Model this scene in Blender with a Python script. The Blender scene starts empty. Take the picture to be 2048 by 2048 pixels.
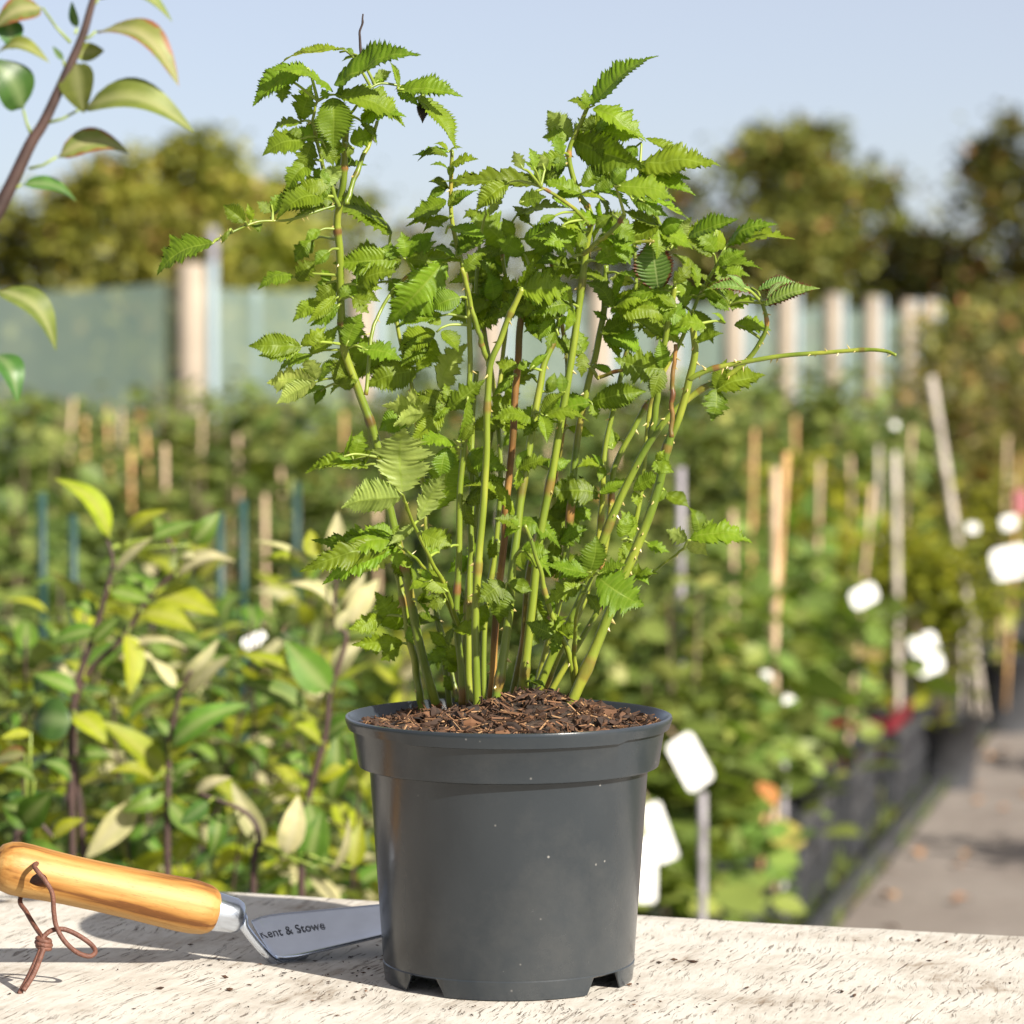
import bpy, bmesh, math, random
from mathutils import Vector, Matrix, noise
R = math.radians
rnd = random.Random(11)
sc = bpy.context.scene
COL = sc.collection

# ------------------------------------------------------------------ camera
F = 6600.0; CH = 1.25; PITCH = math.atan(348 / F)
cam = bpy.data.cameras.new("camera"); camo = bpy.data.objects.new("camera", cam); COL.objects.link(camo)
cam.sensor_width = 36; cam.sensor_fit = 'HORIZONTAL'; cam.lens = F / 2048 * 36
camo.location = (0, 0, CH); camo.rotation_euler = (math.pi / 2 - PITCH, 0, 0)
cam.clip_start = 0.05; cam.clip_end = 3000
cam.dof.use_dof = True; cam.dof.focus_distance = 1.985; cam.dof.aperture_fstop = 9.6
sc.camera = camo
# ------------------------------------------------------------------ sky, sun, exposure
SUN_EL, SUN_AZ = R(31), (0.70, -0.714)          # direction towards the sun on the ground plan
world = bpy.data.worlds.new("World"); sc.world = world; world.use_nodes = True
wn = world.node_tree.nodes; wl = world.node_tree.links
sky = wn.new('ShaderNodeTexSky'); sky.sky_type = 'NISHITA'; sky.sun_disc = False
sky.sun_elevation = SUN_EL; sky.sun_rotation = math.atan2(SUN_AZ[0], SUN_AZ[1])
sky.air_density = 0.6; sky.dust_density = 1.0; sky.ozone_density = 4.0; sky.altitude = 50
bg = wn['Background']; bg.inputs[1].default_value = 0.069
hz = wn.new('ShaderNodeMix'); hz.data_type = 'RGBA'; hz.inputs[0].default_value = .38      # even pale summer haze over the whole sky
hz.inputs[7].default_value = (7.1, 6.3, 5.3, 1); wl.new(sky.outputs[0], hz.inputs[6]); wl.new(hz.outputs[2], bg.inputs[0])
sl = bpy.data.lights.new("sun", 'SUN'); sl.energy = 5.0; sl.angle = R(0.6); sl.color = (1.0, 0.93, 0.82)
so = bpy.data.objects.new("sun", sl); COL.objects.link(so)
sv = Vector((SUN_AZ[0] * math.cos(SUN_EL), SUN_AZ[1] * math.cos(SUN_EL), math.sin(SUN_EL)))
so.rotation_euler = sv.to_track_quat('Z', 'Y').to_euler(); so.location = (6, -6, 8)
sc.view_settings.view_transform = 'Standard'; sc.view_settings.look = 'None'
sc.view_settings.exposure = 1.1; sc.view_settings.gamma = 1
sc.cycles.use_denoising = True; sc.cycles.max_bounces = 8; sc.cycles.transparent_max_bounces = 12
sc.cycles.sample_clamp_indirect = 6

# ------------------------------------------------------------------ helpers
def P(px, py, Y):
    """photo pixel (2048 grid) -> point on the plane at distance Y"""
    r = Vector(((px - 1024) / F, math.cos(PITCH) + (1024 - py) / F * math.sin(PITCH),
                -math.sin(PITCH) + (1024 - py) / F * math.cos(PITCH)))
    r *= Y / r.y
    return Vector((r.x, r.y, r.z + CH))

class MB:
    def __init__(s): s.v = []; s.f = []; s.a = {}; s.uv = None
    def add(s, vs, fs, **attrs):
        o = len(s.v); s.v += [tuple(v) for v in vs]; s.f += [tuple(i + o for i in f) for f in fs]
        for k, val in attrs.items():
            l = s.a.setdefault(k, [0.0] * o)
            l += [0.0] * (o - len(l))
            l += list(val) if hasattr(val, '__len__') else [val] * len(vs)
        return o
    def box(s, c, d, rot=None, **at):
        c = Vector(c); hx, hy, hz = d[0] / 2, d[1] / 2, d[2] / 2
        vs = [Vector((x, y, z)) for z in (-hz, hz) for y in (-hy, hy) for x in (-hx, hx)]
        if rot is not None: vs = [rot @ v for v in vs]
        s.add([v + c for v in vs], [(0, 2, 3, 1), (4, 5, 7, 6), (0, 1, 5, 4), (2, 6, 7, 3), (0, 4, 6, 2), (1, 3, 7, 5)], **at)
    def clod(s, c, d, rot=None, rg=rnd, **at):
        c = Vector(c); vs = []
        for (x, y, z) in ((1, 0, 0), (0, 1, 0), (-1, 0, 0), (0, -1, 0), (0, 0, 1), (0, 0, -1), (.7, .7, .3), (-.7, -.6, .3)):
            v = Vector((x * d[0] / 2, y * d[1] / 2, z * d[2] / 2)) * rg.uniform(.65, 1.3)
            vs.append(c + (rot @ v if rot is not None else v))
        s.add(vs, [(0, 6, 4), (6, 1, 4), (1, 2, 4), (2, 7, 4), (7, 3, 4), (3, 0, 4), (6, 0, 5), (1, 6, 5), (2, 1, 5), (7, 2, 5), (3, 7, 5), (0, 3, 5)], **at)
    def tube(s, pts, rad, n=8, cap=True, attr=None):
        pts = [Vector(p) for p in pts]; N = len(pts)
        if not hasattr(rad, '__len__'): rad = [rad] * N
        t = (pts[1] - pts[0]).normalized()
        up = Vector((0, 0, 1)) if abs(t.z) < .9 else Vector((0, 1, 0))
        a = t.cross(up).normalized(); rings = []; at = []
        for i, p in enumerate(pts):
            t = (pts[min(i + 1, N - 1)] - pts[max(i - 1, 0)]).normalized()
            a = (a - t * a.dot(t)).normalized(); b = t.cross(a)
            for k in range(n):
                th = 2 * math.pi * k / n
                rings.append(p + (a * math.cos(th) + b * math.sin(th)) * rad[i])
                at.append(attr[i] if attr else 0.0)
        fs = []
        for i in range(N - 1):
            for k in range(n):
                k2 = (k + 1) % n
                fs.append((i * n + k, i * n + k2, (i + 1) * n + k2, (i + 1) * n + k))
        if cap:
            fs.append(tuple(reversed(range(n)))); fs.append(tuple((N - 1) * n + k for k in range(n)))
        s.add(rings, fs, **({'brown': at} if attr else {}))
    def lathe(s, prof, n=64, closed=False, **at):
        vs = [(r * math.cos(2 * math.pi * k / n), r * math.sin(2 * math.pi * k / n), z) for r, z in prof for k in range(n)]
        fs = []
        for i in range(len(prof) - 1):
            for k in range(n):
                k2 = (k + 1) % n; fs.append((i * n + k, i * n + k2, (i + 1) * n + k2, (i + 1) * n + k))
        s.add(vs, fs, **at)
    def mesh(s, name, mat, smooth=True):
        me = bpy.data.meshes.new(name); me.from_pydata(s.v, [], s.f)
        for k, l in s.a.items():
            l = l + [0.0] * (len(s.v) - len(l))
            a = me.attributes.new(k, 'FLOAT', 'POINT'); a.data.foreach_set('value', l)
        me.polygons.foreach_set('use_smooth', [smooth] * len(me.polygons))
        me.materials.append(mat); me.update(); return me

def link(name, data=None, parent=None, mat=None, loc=None):
    o = bpy.data.objects.new(name, data); COL.objects.link(o)
    if parent is not None: o.parent = parent
    if mat is not None: o.matrix_basis = mat
    if loc is not None: o.location = loc
    return o
def tag(o, label=None, cat=None, group=None, kind=None):
    for k, v in (('label', label), ('category', cat), ('group', group), ('kind', kind)):
        if v: o[k] = v
    return o
def copy_tree(o, parent=None):
    c = o.copy(); COL.objects.link(c); c.parent = parent
    for ch in o.children: copy_tree(ch, c)
    return c
def smooth_path(pts, sub=6):
    pts = [Vector(p) for p in pts]; out = []
    for i in range(len(pts) - 1):
        p0 = pts[max(i - 1, 0)]; p1 = pts[i]; p2 = pts[i + 1]; p3 = pts[min(i + 2, len(pts) - 1)]
        for k in range(sub):
            t = k / sub
            out.append(.5 * ((2 * p1) + (p2 - p0) * t + (2 * p0 - 5 * p1 + 4 * p2 - p3) * t * t + (-p0 + 3 * p1 - 3 * p2 + p3) * t ** 3))
    out.append(pts[-1]); return out
def frame(B, T, pref):
    x = (T - B); L = x.length; x = x / L
    n = Vector(pref); n = n - x * n.dot(x)
    if n.length < 1e-3: n = Vector((0, -1, .3)) - x * x.dot(Vector((0, -1, .3)))
    n.normalize(); y = n.cross(x)
    return x, y, n, L

# ------------------------------------------------------------------ materials
def newmat(name):
    m = bpy.data.materials.new(name); m.use_nodes = True
    nt = m.node_tree; b = nt.nodes['Principled BSDF']; return m, nt, nt.nodes, nt.links, b
def ramp(n, stops):
    r = n.new('ShaderNodeValToRGB'); e = r.color_ramp.elements
    while len(e) > 1: e.remove(e[0])
    e[0].position = stops[0][0]; e[0].color = (*stops[0][1], 1)
    for p, c in stops[1:]:
        q = e.new(p); q.color = (*c, 1)
    return r
def mixc(n, l, fac, a, b, mode='MIX'):
    m = n.new('ShaderNodeMix'); m.data_type = 'RGBA'; m.blend_type = mode
    for s, v in ((m.inputs[0], fac), (m.inputs[6], a), (m.inputs[7], b)):
        if isinstance(v, bpy.types.NodeSocket): l.new(v, s)
        elif isinstance(v, (int, float)): s.default_value = v
        else: s.default_value = (*v, 1)
    return m.outputs[2]
def tex(n, l, kind, scale, coord=None, **kw):
    t = n.new(kind); t.inputs['Scale'].default_value = scale
    for k, v in kw.items():
        if k in t.inputs: t.inputs[k].default_value = v
        else: setattr(t, k, v)
    if coord is not None: l.new(coord, t.inputs['Vector'])
    return t
def simple(name, col, rough=.6, var=.15, scale=30, metal=0, bump=0, bscale=200, spec=.5):
    m, nt, n, l, b = newmat(name)
    tc = n.new('ShaderNodeTexCoord')
    t = tex(n, l, 'ShaderNodeTexNoise', scale, tc.outputs['Object'], Detail=5)
    r = ramp(n, [(.3, tuple(c * (1 - var) for c in col)), (.7, tuple(min(1, c * (1 + var)) for c in col))])
    l.new(t.outputs[0], r.inputs[0]); l.new(r.outputs[0], b.inputs['Base Color'])
    b.inputs['Roughness'].default_value = rough; b.inputs['Metallic'].default_value = metal
    b.inputs['Specular IOR Level'].default_value = spec
    if bump:
        t2 = tex(n, l, 'ShaderNodeTexNoise', bscale, tc.outputs['Object'], Detail=4)
        bp = n.new('ShaderNodeBump'); bp.inputs['Strength'].default_value = bump; bp.inputs['Distance'].default_value = .002
        l.new(t2.outputs[0], bp.inputs['Height']); l.new(bp.outputs[0], b.inputs['Normal'])
    return m
def leafmat(name, top, under, vein=None, trans=.35, rough=.45, edge=None, tone=None, var=.25, transcol=None):
    """two-sided leaf: base colour by side, vein attribute, random per object, light passing through"""
    m, nt, n, l, b = newmat(name)
    oi = n.new('ShaderNodeObjectInfo'); geo = n.new('ShaderNodeNewGeometry'); tc = n.new('ShaderNodeTexCoord')
    c = mixc(n, l, geo.outputs['Backfacing'], top, under)
    if tone:                                   # per-leaf hue carried on the mesh
        at = n.new('ShaderNodeAttribute'); at.attribute_name = 'tone'
        r = ramp(n, tone); l.new(at.outputs['Fac'], r.inputs[0])
        c = mixc(n, l, .85, c, r.outputs[0])
    hs = n.new('ShaderNodeHueSaturation'); l.new(c, hs.inputs['Color'])
    mr = n.new('ShaderNodeMapRange'); l.new(oi.outputs['Random'], mr.inputs[0])
    mr.inputs[3].default_value = 1 - var; mr.inputs[4].default_value = 1 + var; l.new(mr.outputs[0], hs.inputs['Value'])
    mr2 = n.new('ShaderNodeMapRange'); wn_ = n.new('ShaderNodeMath'); wn_.operation = 'FRACT'
    ml = n.new('ShaderNodeMath'); ml.operation = 'MULTIPLY'; ml.inputs[1].default_value = 7.31
    l.new(oi.outputs['Random'], ml.inputs[0]); l.new(ml.outputs[0], wn_.inputs[0]); l.new(wn_.outputs[0], mr2.inputs[0])
    mr2.inputs[3].default_value = .484; mr2.inputs[4].default_value = .513; l.new(mr2.outputs[0], hs.inputs['Hue'])
    c = hs.outputs[0]
    nz = tex(n, l, 'ShaderNodeTexNoise', 5, tc.outputs['Object'], Detail=6)
    rr = ramp(n, [(.3, (.72, .74, .7)), (.7, (1.2, 1.15, 1.1))]); l.new(nz.outputs[0], rr.inputs[0])
    c = mixc(n, l, 1.0, c, rr.outputs[0], 'MULTIPLY')
    if vein:
        av = n.new('ShaderNodeAttribute'); av.attribute_name = 'vein'
        c = mixc(n, l, av.outputs['Fac'], c, vein)
    if edge:
        ae = n.new('ShaderNodeAttribute'); ae.attribute_name = 'edge'
        n3 = tex(n, l, 'ShaderNodeTexNoise', 7, tc.outputs['Object'], Detail=4)
        mm = n.new('ShaderNodeMath'); mm.operation = 'MULTIPLY_ADD'; l.new(n3.outputs[0], mm.inputs[0]); mm.inputs[1].default_value = .9
        l.new(ae.outputs['Fac'], mm.inputs[2])
        rg = ramp(n, [(.80, (0, 0, 0)), (.93, (1, 1, 1))]); l.new(mm.outputs[0], rg.inputs[0])
        c = mixc(n, l, rg.outputs[0], c, edge)
    l.new(c, b.inputs['Base Color']); b.inputs['Roughness'].default_value = rough
    b.inputs['Specular IOR Level'].default_value = .28
    nb = tex(n, l, 'ShaderNodeTexNoise', 45, tc.outputs['Object'], Detail=3)
    bp = n.new('ShaderNodeBump'); bp.inputs['Strength'].default_value = .35; bp.inputs['Distance'].default_value = .0006
    l.new(nb.outputs[0], bp.inputs['Height']); l.new(bp.outputs[0], b.inputs['Normal'])
    tr = n.new('ShaderNodeBsdfTranslucent')
    tcn = mixc(n, l, 1.0, c, transcol or (1.25, 1.35, .45), 'MULTIPLY'); l.new(tcn, tr.inputs[0])
    mx = n.new('ShaderNodeMixShader'); mx.inputs[0].default_value = trans
    l.new(b.outputs[0], mx.inputs[1]); l.new(tr.outputs[0], mx.inputs[2]); l.new(mx.outputs[0], n['Material Output'].inputs[0])
    return m

M = {}
M['berry'] = leafmat('berry_leaf', (.14, .222, .012), (.27, .34, .085), vein=(.23, .31, .04), trans=.44, rough=.42, var=.3)
M['berry_edge'] = leafmat('berry_leaf_scorched', (.10, .175, .03), (.2, .26, .1), vein=(.26, .32, .12), trans=.25, edge=(.10, .032, .014))
M['dead_leaf'] = simple('dead_leaf', (.018, .012, .010), .8, .4, 200)
M['apple'] = leafmat('apple_leaf', (.085, .165, .018), (.21, .25, .10), vein=(.24, .29, .10), trans=.3, rough=.55)
M['apple_olive'] = leafmat('apple_leaf_olive', (.12, .15, .03), (.26, .27, .11), vein=(.27, .28, .12), trans=.22, rough=.5)
M['apple_yellow'] = leafmat('apple_leaf_yellow', (.25, .30, .018), (.33, .36, .05), vein=(.34, .34, .08), trans=.38)
M['apple_pale'] = leafmat('apple_leaf_felt', (.36, .35, .18), (.46, .42, .27), vein=(.44, .40, .25), trans=.2, rough=.8)
M['apple_dark'] = leafmat('apple_leaf_dark', (.05, .12, .025), (.16, .22, .10), vein=(.16, .22, .09), trans=.22, rough=.35)
M['apple_brown'] = leafmat('apple_leaf_spotted', (.16, .19, .05), (.29, .28, .14), vein=(.3, .28, .14), trans=.2, edge=(.20, .075, .03))
BUSH = [(0, (.035, .06, .012)), (.35, (.10, .15, .028)), (.65, (.19, .24, .055)), (.9, (.33, .33, .10)), (1, (.40, .18, .06))]
M['bush'] = leafmat('bush_leaf', (.1, .15, .04), (.2, .24, .1), trans=.25, rough=.5, tone=BUSH)
M['bush_yellow'] = leafmat('bush_leaf_yellow', (.3, .3, .02), (.3, .3, .05), trans=.3, tone=[(0, (.08, .11, .012)), (.5, (.19, .215, .015)), (1, (.29, .28, .025))])
M['bush_brown'] = leafmat('bush_leaf_rusty', (.2, .15, .05), (.2, .16, .07), trans=.25, tone=[(0, (.05, .065, .014)), (.4, (.12, .14, .03)), (.75, (.20, .165, .045)), (1, (.29, .13, .055))])
M['bush_big'] = leafmat('bush_leaf_broad', (.11, .18, .04), (.2, .25, .1), trans=.28, rough=.4, tone=[(0, (.08, .14, .03)), (.5, (.165, .25, .055)), (.9, (.30, .36, .085)), (1, (.4, .14, .055))])
M['tree_green'] = leafmat('tree_leaf_green', (.1, .13, .03), (.15, .18, .05), trans=.25, tone=[(0, (.08, .095, .015)), (.4, (.21, .23, .03)), (.8, (.34, .32, .045)), (1, (.38, .26, .08))])
M['tree_rust'] = leafmat('tree_leaf_rust', (.1, .1, .03), (.15, .14, .05), trans=.22, tone=[(0, (.05, .065, .014)), (.45, (.135, .16, .028)), (.8, (.22, .215, .045)), (1, (.31, .13, .06))])
M['bark'] = simple('bark', (.09, .07, .05), .9, .4, 60, bump=.5)
M['twig'] = simple('apple_twig', (.05, .027, .022), .6, .45, 40)
M['bush_stem'] = simple('bush_stem', (.10, .075, .04), .8, .4, 40)

def canemat():
    m, nt, n, l, b = newmat('berry_cane')
    tc = n.new('ShaderNodeTexCoord'); at = n.new('ShaderNodeAttribute'); at.attribute_name = 'brown'
    mp = n.new('ShaderNodeMapping'); mp.inputs['Scale'].default_value = (1, 1, .22); l.new(tc.outputs['Object'], mp.inputs[0])
    n1 = tex(n, l, 'ShaderNodeTexNoise', 60, mp.outputs[0], Detail=5)
    g = ramp(n, [(.3, (.085, .135, .010)), (.55, (.165, .21, .018)), (.75, (.29, .29, .035))]); l.new(n1.outputs[0], g.inputs[0])
    n2 = tex(n, l, 'ShaderNodeTexNoise', 35, tc.outputs['Object'], Detail=4)
    br = ramp(n, [(.3, (.05, .016, .008)), (.5, (.15, .07, .02)), (.7, (.32, .18, .045))]); l.new(n2.outputs[0], br.inputs[0])
    ad = n.new('ShaderNodeMath'); ad.operation = 'MULTIPLY_ADD'; l.new(n2.outputs[0], ad.inputs[0]); ad.inputs[1].default_value = .7; l.new(at.outputs['Fac'], ad.inputs[2])
    k = ramp(n, [(.62, (0, 0, 0)), (.95, (1, 1, 1))]); l.new(ad.outputs[0], k.inputs[0])
    c = mixc(n, l, k.outputs[0], g.outputs[0], br.outputs[0])
    l.new(c, b.inputs['Base Color']); b.inputs['Roughness'].default_value = .38
    n3 = tex(n, l, 'ShaderNodeTexNoise', 400, mp.outputs[0], Detail=3); bp = n.new('ShaderNodeBump'); bp.inputs['Strength'].default_value = .3; bp.inputs['Distance'].default_value = .0006
    l.new(n3.outputs[0], bp.inputs['Height']); l.new(bp.outputs[0], b.inputs['Normal'])
    return m
M['cane'] = canemat()
M['petiole'] = simple('berry_petiole', (.20, .26, .035), .45, .25, 60)
M['thorn'] = simple('thorn', (.42, .34, .12), .4, .3, 300)
M['twig_dead'] = simple('dead_twig', (.035, .022, .02), .8, .3, 200)

def potmat():
    m, nt, n, l, b = newmat('grey_plastic')
    tc = n.new('ShaderNodeTexCoord')
    n1 = tex(n, l, 'ShaderNodeTexNoise', 18, tc.outputs['Object'], Detail=6)
    r = ramp(n, [(.3, (.018, .024, .030)), (.7, (.025, .031, .037))]); l.new(n1.outputs[0], r.inputs[0])
    v = tex(n, l, 'ShaderNodeTexVoronoi', 95, tc.outputs['Object'])
    vr = ramp(n, [(.04, (1, 1, 1)), (.09, (0, 0, 0))]); l.new(v.outputs['Distance'], vr.inputs[0])
    n2 = tex(n, l, 'ShaderNodeTexNoise', 40, tc.outputs['Object']); k = ramp(n, [(.53, (0, 0, 0)), (.62, (.6, .6, .6))]); l.new(n2.outputs[0], k.inputs[0])
    mu = n.new('ShaderNodeMath'); mu.operation = 'MULTIPLY'; l.new(vr.outputs[0], mu.inputs[0]); l.new(k.outputs[0], mu.inputs[1])
    c = mixc(n, l, mu.outputs[0], r.outputs[0], (.32, .31, .29))
    # dust film
    n4 = tex(n, l, 'ShaderNodeTexNoise', 7, tc.outputs['Object'], Detail=8, Roughness=.7); k4 = ramp(n, [(.48, (0, 0, 0)), (.75, (.18, .18, .18))]); l.new(n4.outputs[0], k4.inputs[0])
    c = mixc(n, l, k4.outputs[0], c, (.16, .15, .13))
    l.new(c, b.inputs['Base Color'])
    rg = ramp(n, [(.3, (.17, .17, .17)), (.7, (.30, .30, .30))]); l.new(n4.outputs[0], rg.inputs[0]); l.new(rg.outputs[0], b.inputs['Roughness'])
    n5 = tex(n, l, 'ShaderNodeTexNoise', 300, tc.outputs['Object'], Detail=3); bp = n.new('ShaderNodeBump'); bp.inputs['Strength'].default_value = .12; bp.inputs['Distance'].default_value = .0006
    l.new(n5.outputs[0], bp.inputs['Height']); l.new(bp.outputs[0], b.inputs['Normal'])
    return m
M['pot'] = potmat()
M['black_plastic'] = simple('black_plastic', (.045, .047, .052), .38, .3, 20)
M['tag'] = simple('white_label', (.62, .62, .60), .5, .05, 20)
M['red_label'] = simple('red_label', (.19, .013, .022), .5, .2, 20)
M['bamboo'] = simple('bamboo', (.50, .36, .23), .6, .25, 18)
M['bamboo_pale'] = simple('bamboo_pale', (.48, .42, .36), .6, .2, 18)
M['bamboo_orange'] = simple('bamboo_orange', (.50, .29, .12), .6, .25, 18)
M['teal'] = simple('teal_stake', (.013, .05, .042), .5, .2, 20)
M['whitestake'] = simple('white_stake', (.28, .26, .28), .5, .1, 20)
M['compost'] = simple('compost', (.035, .022, .014), .95, .5, 120, bump=1, bscale=500)
M['crumb'] = simple('soil_crumb', (.05, .032, .02), .95, .5, 300)

def chipmat():
    m, nt, n, l, b = newmat('bark_chips')
    at = n.new('ShaderNodeAttribute'); at.attribute_name = 'tone'
    r = ramp(n, [(0, (.012, .007, .005)), (.4, (.055, .026, .013)), (.75, (.17, .08, .036)), (1, (.34, .20, .095))]); l.new(at.outputs['Fac'], r.inputs[0])
    l.new(r.outputs[0], b.inputs['Base Color']); b.inputs['Roughness'].default_value = .85; return m
M['chips'] = chipmat()

def benchmat():
    m, nt, n, l, b = newmat('weathered_white_board')
    tc = n.new('ShaderNodeTexCoord')
    # slight wander of the grain
    w = tex(n, l, 'ShaderNodeTexNoise', 9, tc.outputs['Object'], Detail=3)
    va = n.new('ShaderNodeVectorMath'); va.operation = 'MULTIPLY_ADD'; va.inputs[1].default_value = (.03, .03, 0)
    l.new(w.outputs['Color'], va.inputs[0]); l.new(tc.outputs['Object'], va.inputs[2])
    mp = n.new('ShaderNodeMapping'); mp.inputs['Scale'].default_value = (1, .16, 1); l.new(va.outputs[0], mp.inputs[0])
    # board colour: bleached white paint over silver-brown wood
    a = tex(n, l, 'ShaderNodeTexNoise', 14, tc.outputs['Object'], Detail=8, Roughness=.65)
    g = tex(n, l, 'ShaderNodeTexNoise', 170, mp.outputs[0], Detail=6, Roughness=.7)
    s = n.new('ShaderNodeMath'); s.operation = 'MULTIPLY_ADD'; l.new(g.outputs[0], s.inputs[0]); s.inputs[1].default_value = .55; l.new(a.outputs[0], s.inputs[2])
    cr = ramp(n, [(.49, (.15, .11, .078)), (.575, (.28, .235, .185)), (.67, (.42, .385, .335)), (.85, (.53, .505, .455))]); l.new(s.outputs[0], cr.inputs[0])
    # fine cracks: short dashes along the grain, in patches
    mpc = n.new('ShaderNodeMapping'); mpc.inputs['Scale'].default_value = (1, .085, 1); mpc.inputs['Rotation'].default_value = (0, 0, R(-6)); l.new(va.outputs[0], mpc.inputs[0])
    v = tex(n, l, 'ShaderNodeTexNoise', 560, mpc.outputs[0], Detail=3, Roughness=.65)
    vr = ramp(n, [(.585, (0, 0, 0)), (.635, (1, 1, 1))]); l.new(v.outputs[0], vr.inputs[0])
    k = tex(n, l, 'ShaderNodeTexNoise', 30, tc.outputs['Object'], Detail=5); kr = ramp(n, [(.40, (.12, .12, .12)), (.58, (1, 1, 1))]); l.new(k.outputs[0], kr.inputs[0])
    mu = n.new('ShaderNodeMath'); mu.operation = 'MULTIPLY'; l.new(vr.outputs[0], mu.inputs[0]); l.new(kr.outputs[0], mu.inputs[1])
    g2 = tex(n, l, 'ShaderNodeTexNoise', 190, mpc.outputs[0], Detail=4); g2r = ramp(n, [(.675, (0, 0, 0)), (.72, (.8, .8, .8))]); l.new(g2.outputs[0], g2r.inputs[0])
    mx = n.new('ShaderNodeMath'); mx.operation = 'MAXIMUM'; l.new(mu.outputs[0], mx.inputs[0]); l.new(g2r.outputs[0], mx.inputs[1])
    m8 = n.new('ShaderNodeMath'); m8.operation = 'MULTIPLY'; l.new(mx.outputs[0], m8.inputs[0]); m8.inputs[1].default_value = .8
    c = mixc(n, l, m8.outputs[0], cr.outputs[0], (.085, .055, .035))
    # soil stains
    st = tex(n, l, 'ShaderNodeTexNoise', 24, tc.outputs['Object'], Detail=8, Roughness=.75); sr = ramp(n, [(.62, (0, 0, 0)), (.78, (.55, .55, .55))]); l.new(st.outputs[0], sr.inputs[0])
    c = mixc(n, l, sr.outputs[0], c, (.16, .11, .075))
    l.new(c, b.inputs['Base Color']); b.inputs['Roughness'].default_value = .8; b.inputs['Specular IOR Level'].default_value = .25
    h = n.new('ShaderNodeMath'); h.operation = 'MULTIPLY_ADD'; l.new(mx.outputs[0], h.inputs[0]); h.inputs[1].default_value = -1.2; l.new(s.outputs[0], h.inputs[2])
    bp = n.new('ShaderNodeBump'); bp.inputs['Strength'].default_value = .8; bp.inputs['Distance'].default_value = .0012
    l.new(h.outputs[0], bp.inputs['Height']); l.new(bp.outputs[0], b.inputs['Normal'])
    return m
M['bench'] = benchmat()

def handlemat():
    m, nt, n, l, b = newmat('ash_handle')
    tc = n.new('ShaderNodeTexCoord')
    mp = n.new('ShaderNodeMapping'); mp.inputs['Scale'].default_value = (.06, 1, 1); l.new(tc.outputs['Object'], mp.inputs[0])
    w = tex(n, l, 'ShaderNodeTexNoise', 260, mp.outputs[0], Detail=5, Distortion=.6)
    w2 = tex(n, l, 'ShaderNodeTexNoise', 90, mp.outputs[0], Detail=2)
    s = n.new('ShaderNodeMath'); s.operation = 'MULTIPLY_ADD'; l.new(w.outputs[0], s.inputs[0]); s.inputs[1].default_value = .5; l.new(w2.outputs[0], s.inputs[2])
    r = ramp(n, [(.56, (.12, .045, .01)), (.65, (.27, .125, .028)), (.76, (.34, .175, .046)), (.9, (.42, .245, .08))]); l.new(s.outputs[0], r.inputs[0])
    mp2 = n.new('ShaderNodeMapping'); mp2.inputs['Scale'].default_value = (.12, 1, 1); l.new(tc.outputs['Object'], mp2.inputs[0])
    f = tex(n, l, 'ShaderNodeTexNoise', 1500, mp2.outputs[0], Detail=2); fr = ramp(n, [(.6, (0, 0, 0)), (.7, (.5, .5, .5))]); l.new(f.outputs[0], fr.inputs[0])
    c = mixc(n, l, fr.outputs[0], r.outputs[0], (.22, .08, .02))
    l.new(c, b.inputs['Base Color']); b.inputs['Roughness'].default_value = .55; b.inputs['Specular IOR Level'].default_value = .35; b.inputs['Coat Weight'].default_value = .0; b.inputs['Coat Roughness'].default_value = .25
    return m
M['handle'] = handlemat()
M['steel'] = simple('brushed_steel', (.60, .66, .76), .24, .06, 60, metal=1, bump=.05, bscale=900)
M['engrave'] = simple('engraved_print', (.06, .065, .08), .5, .1, 60)
M['leather'] = simple('brown_leather', (.115, .045, .028), .6, .3, 300, bump=.4, bscale=900)

def groundmat():
    m, nt, n, l, b = newmat('nursery_ground')
    tc = n.new('ShaderNodeTexCoord')
    a = tex(n, l, 'ShaderNodeTexNoise', .35, tc.outputs['Object'], Detail=10, Roughness=.65)
    r = ramp(n, [(.35, (.06, .065, .025)), (.55, (.10, .10, .04)), (.7, (.16, .12, .075))]); l.new(a.outputs[0], r.inputs[0])
    a2 = tex(n, l, 'ShaderNodeTexNoise', 22, tc.outputs['Object'], Detail=8); r2 = ramp(n, [(.3, (.6, .6, .6)), (.7, (1.3, 1.3, 1.3))]); l.new(a2.outputs[0], r2.inputs[0])
    c = mixc(n, l, 1, r.outputs[0], r2.outputs[0], 'MULTIPLY'); l.new(c, b.inputs['Base Color']); b.inputs['Roughness'].default_value = .95
    return m
M['ground'] = groundmat()
M['bed'] = simple('weed_matting', (.035, .035, .033), .9, .4, 12, bump=.4, bscale=60)
def pathmat():
    m, nt, n, l, b = newmat('worn_path')
    tc = n.new('ShaderNodeTexCoord')
    a = tex(n, l, 'ShaderNodeTexNoise', 2.2, tc.outputs['Object'], Detail=10, Roughness=.7)
    r = ramp(n, [(.3, (.15, .122, .105)), (.55, (.20, .172, .15)), (.75, (.25, .222, .20))]); l.new(a.outputs[0], r.inputs[0])
    a2 = tex(n, l, 'ShaderNodeTexNoise', 60, tc.outputs['Object'], Detail=6); r2 = ramp(n, [(.3, (.8, .8, .8)), (.7, (1.15, 1.15, 1.15))]); l.new(a2.outputs[0], r2.inputs[0])
    c = mixc(n, l, 1, r.outputs[0], r2.outputs[0], 'MULTIPLY'); l.new(c, b.inputs['Base Color']); b.inputs['Roughness'].default_value = .85
    bp = n.new('ShaderNodeBump'); bp.inputs['Strength'].default_value = .4; bp.inputs['Distance'].default_value = .01; l.new(a2.outputs[0], bp.inputs['Height']); l.new(bp.outputs[0], b.inputs['Normal'])
    return m
M['path'] = pathmat()
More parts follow.
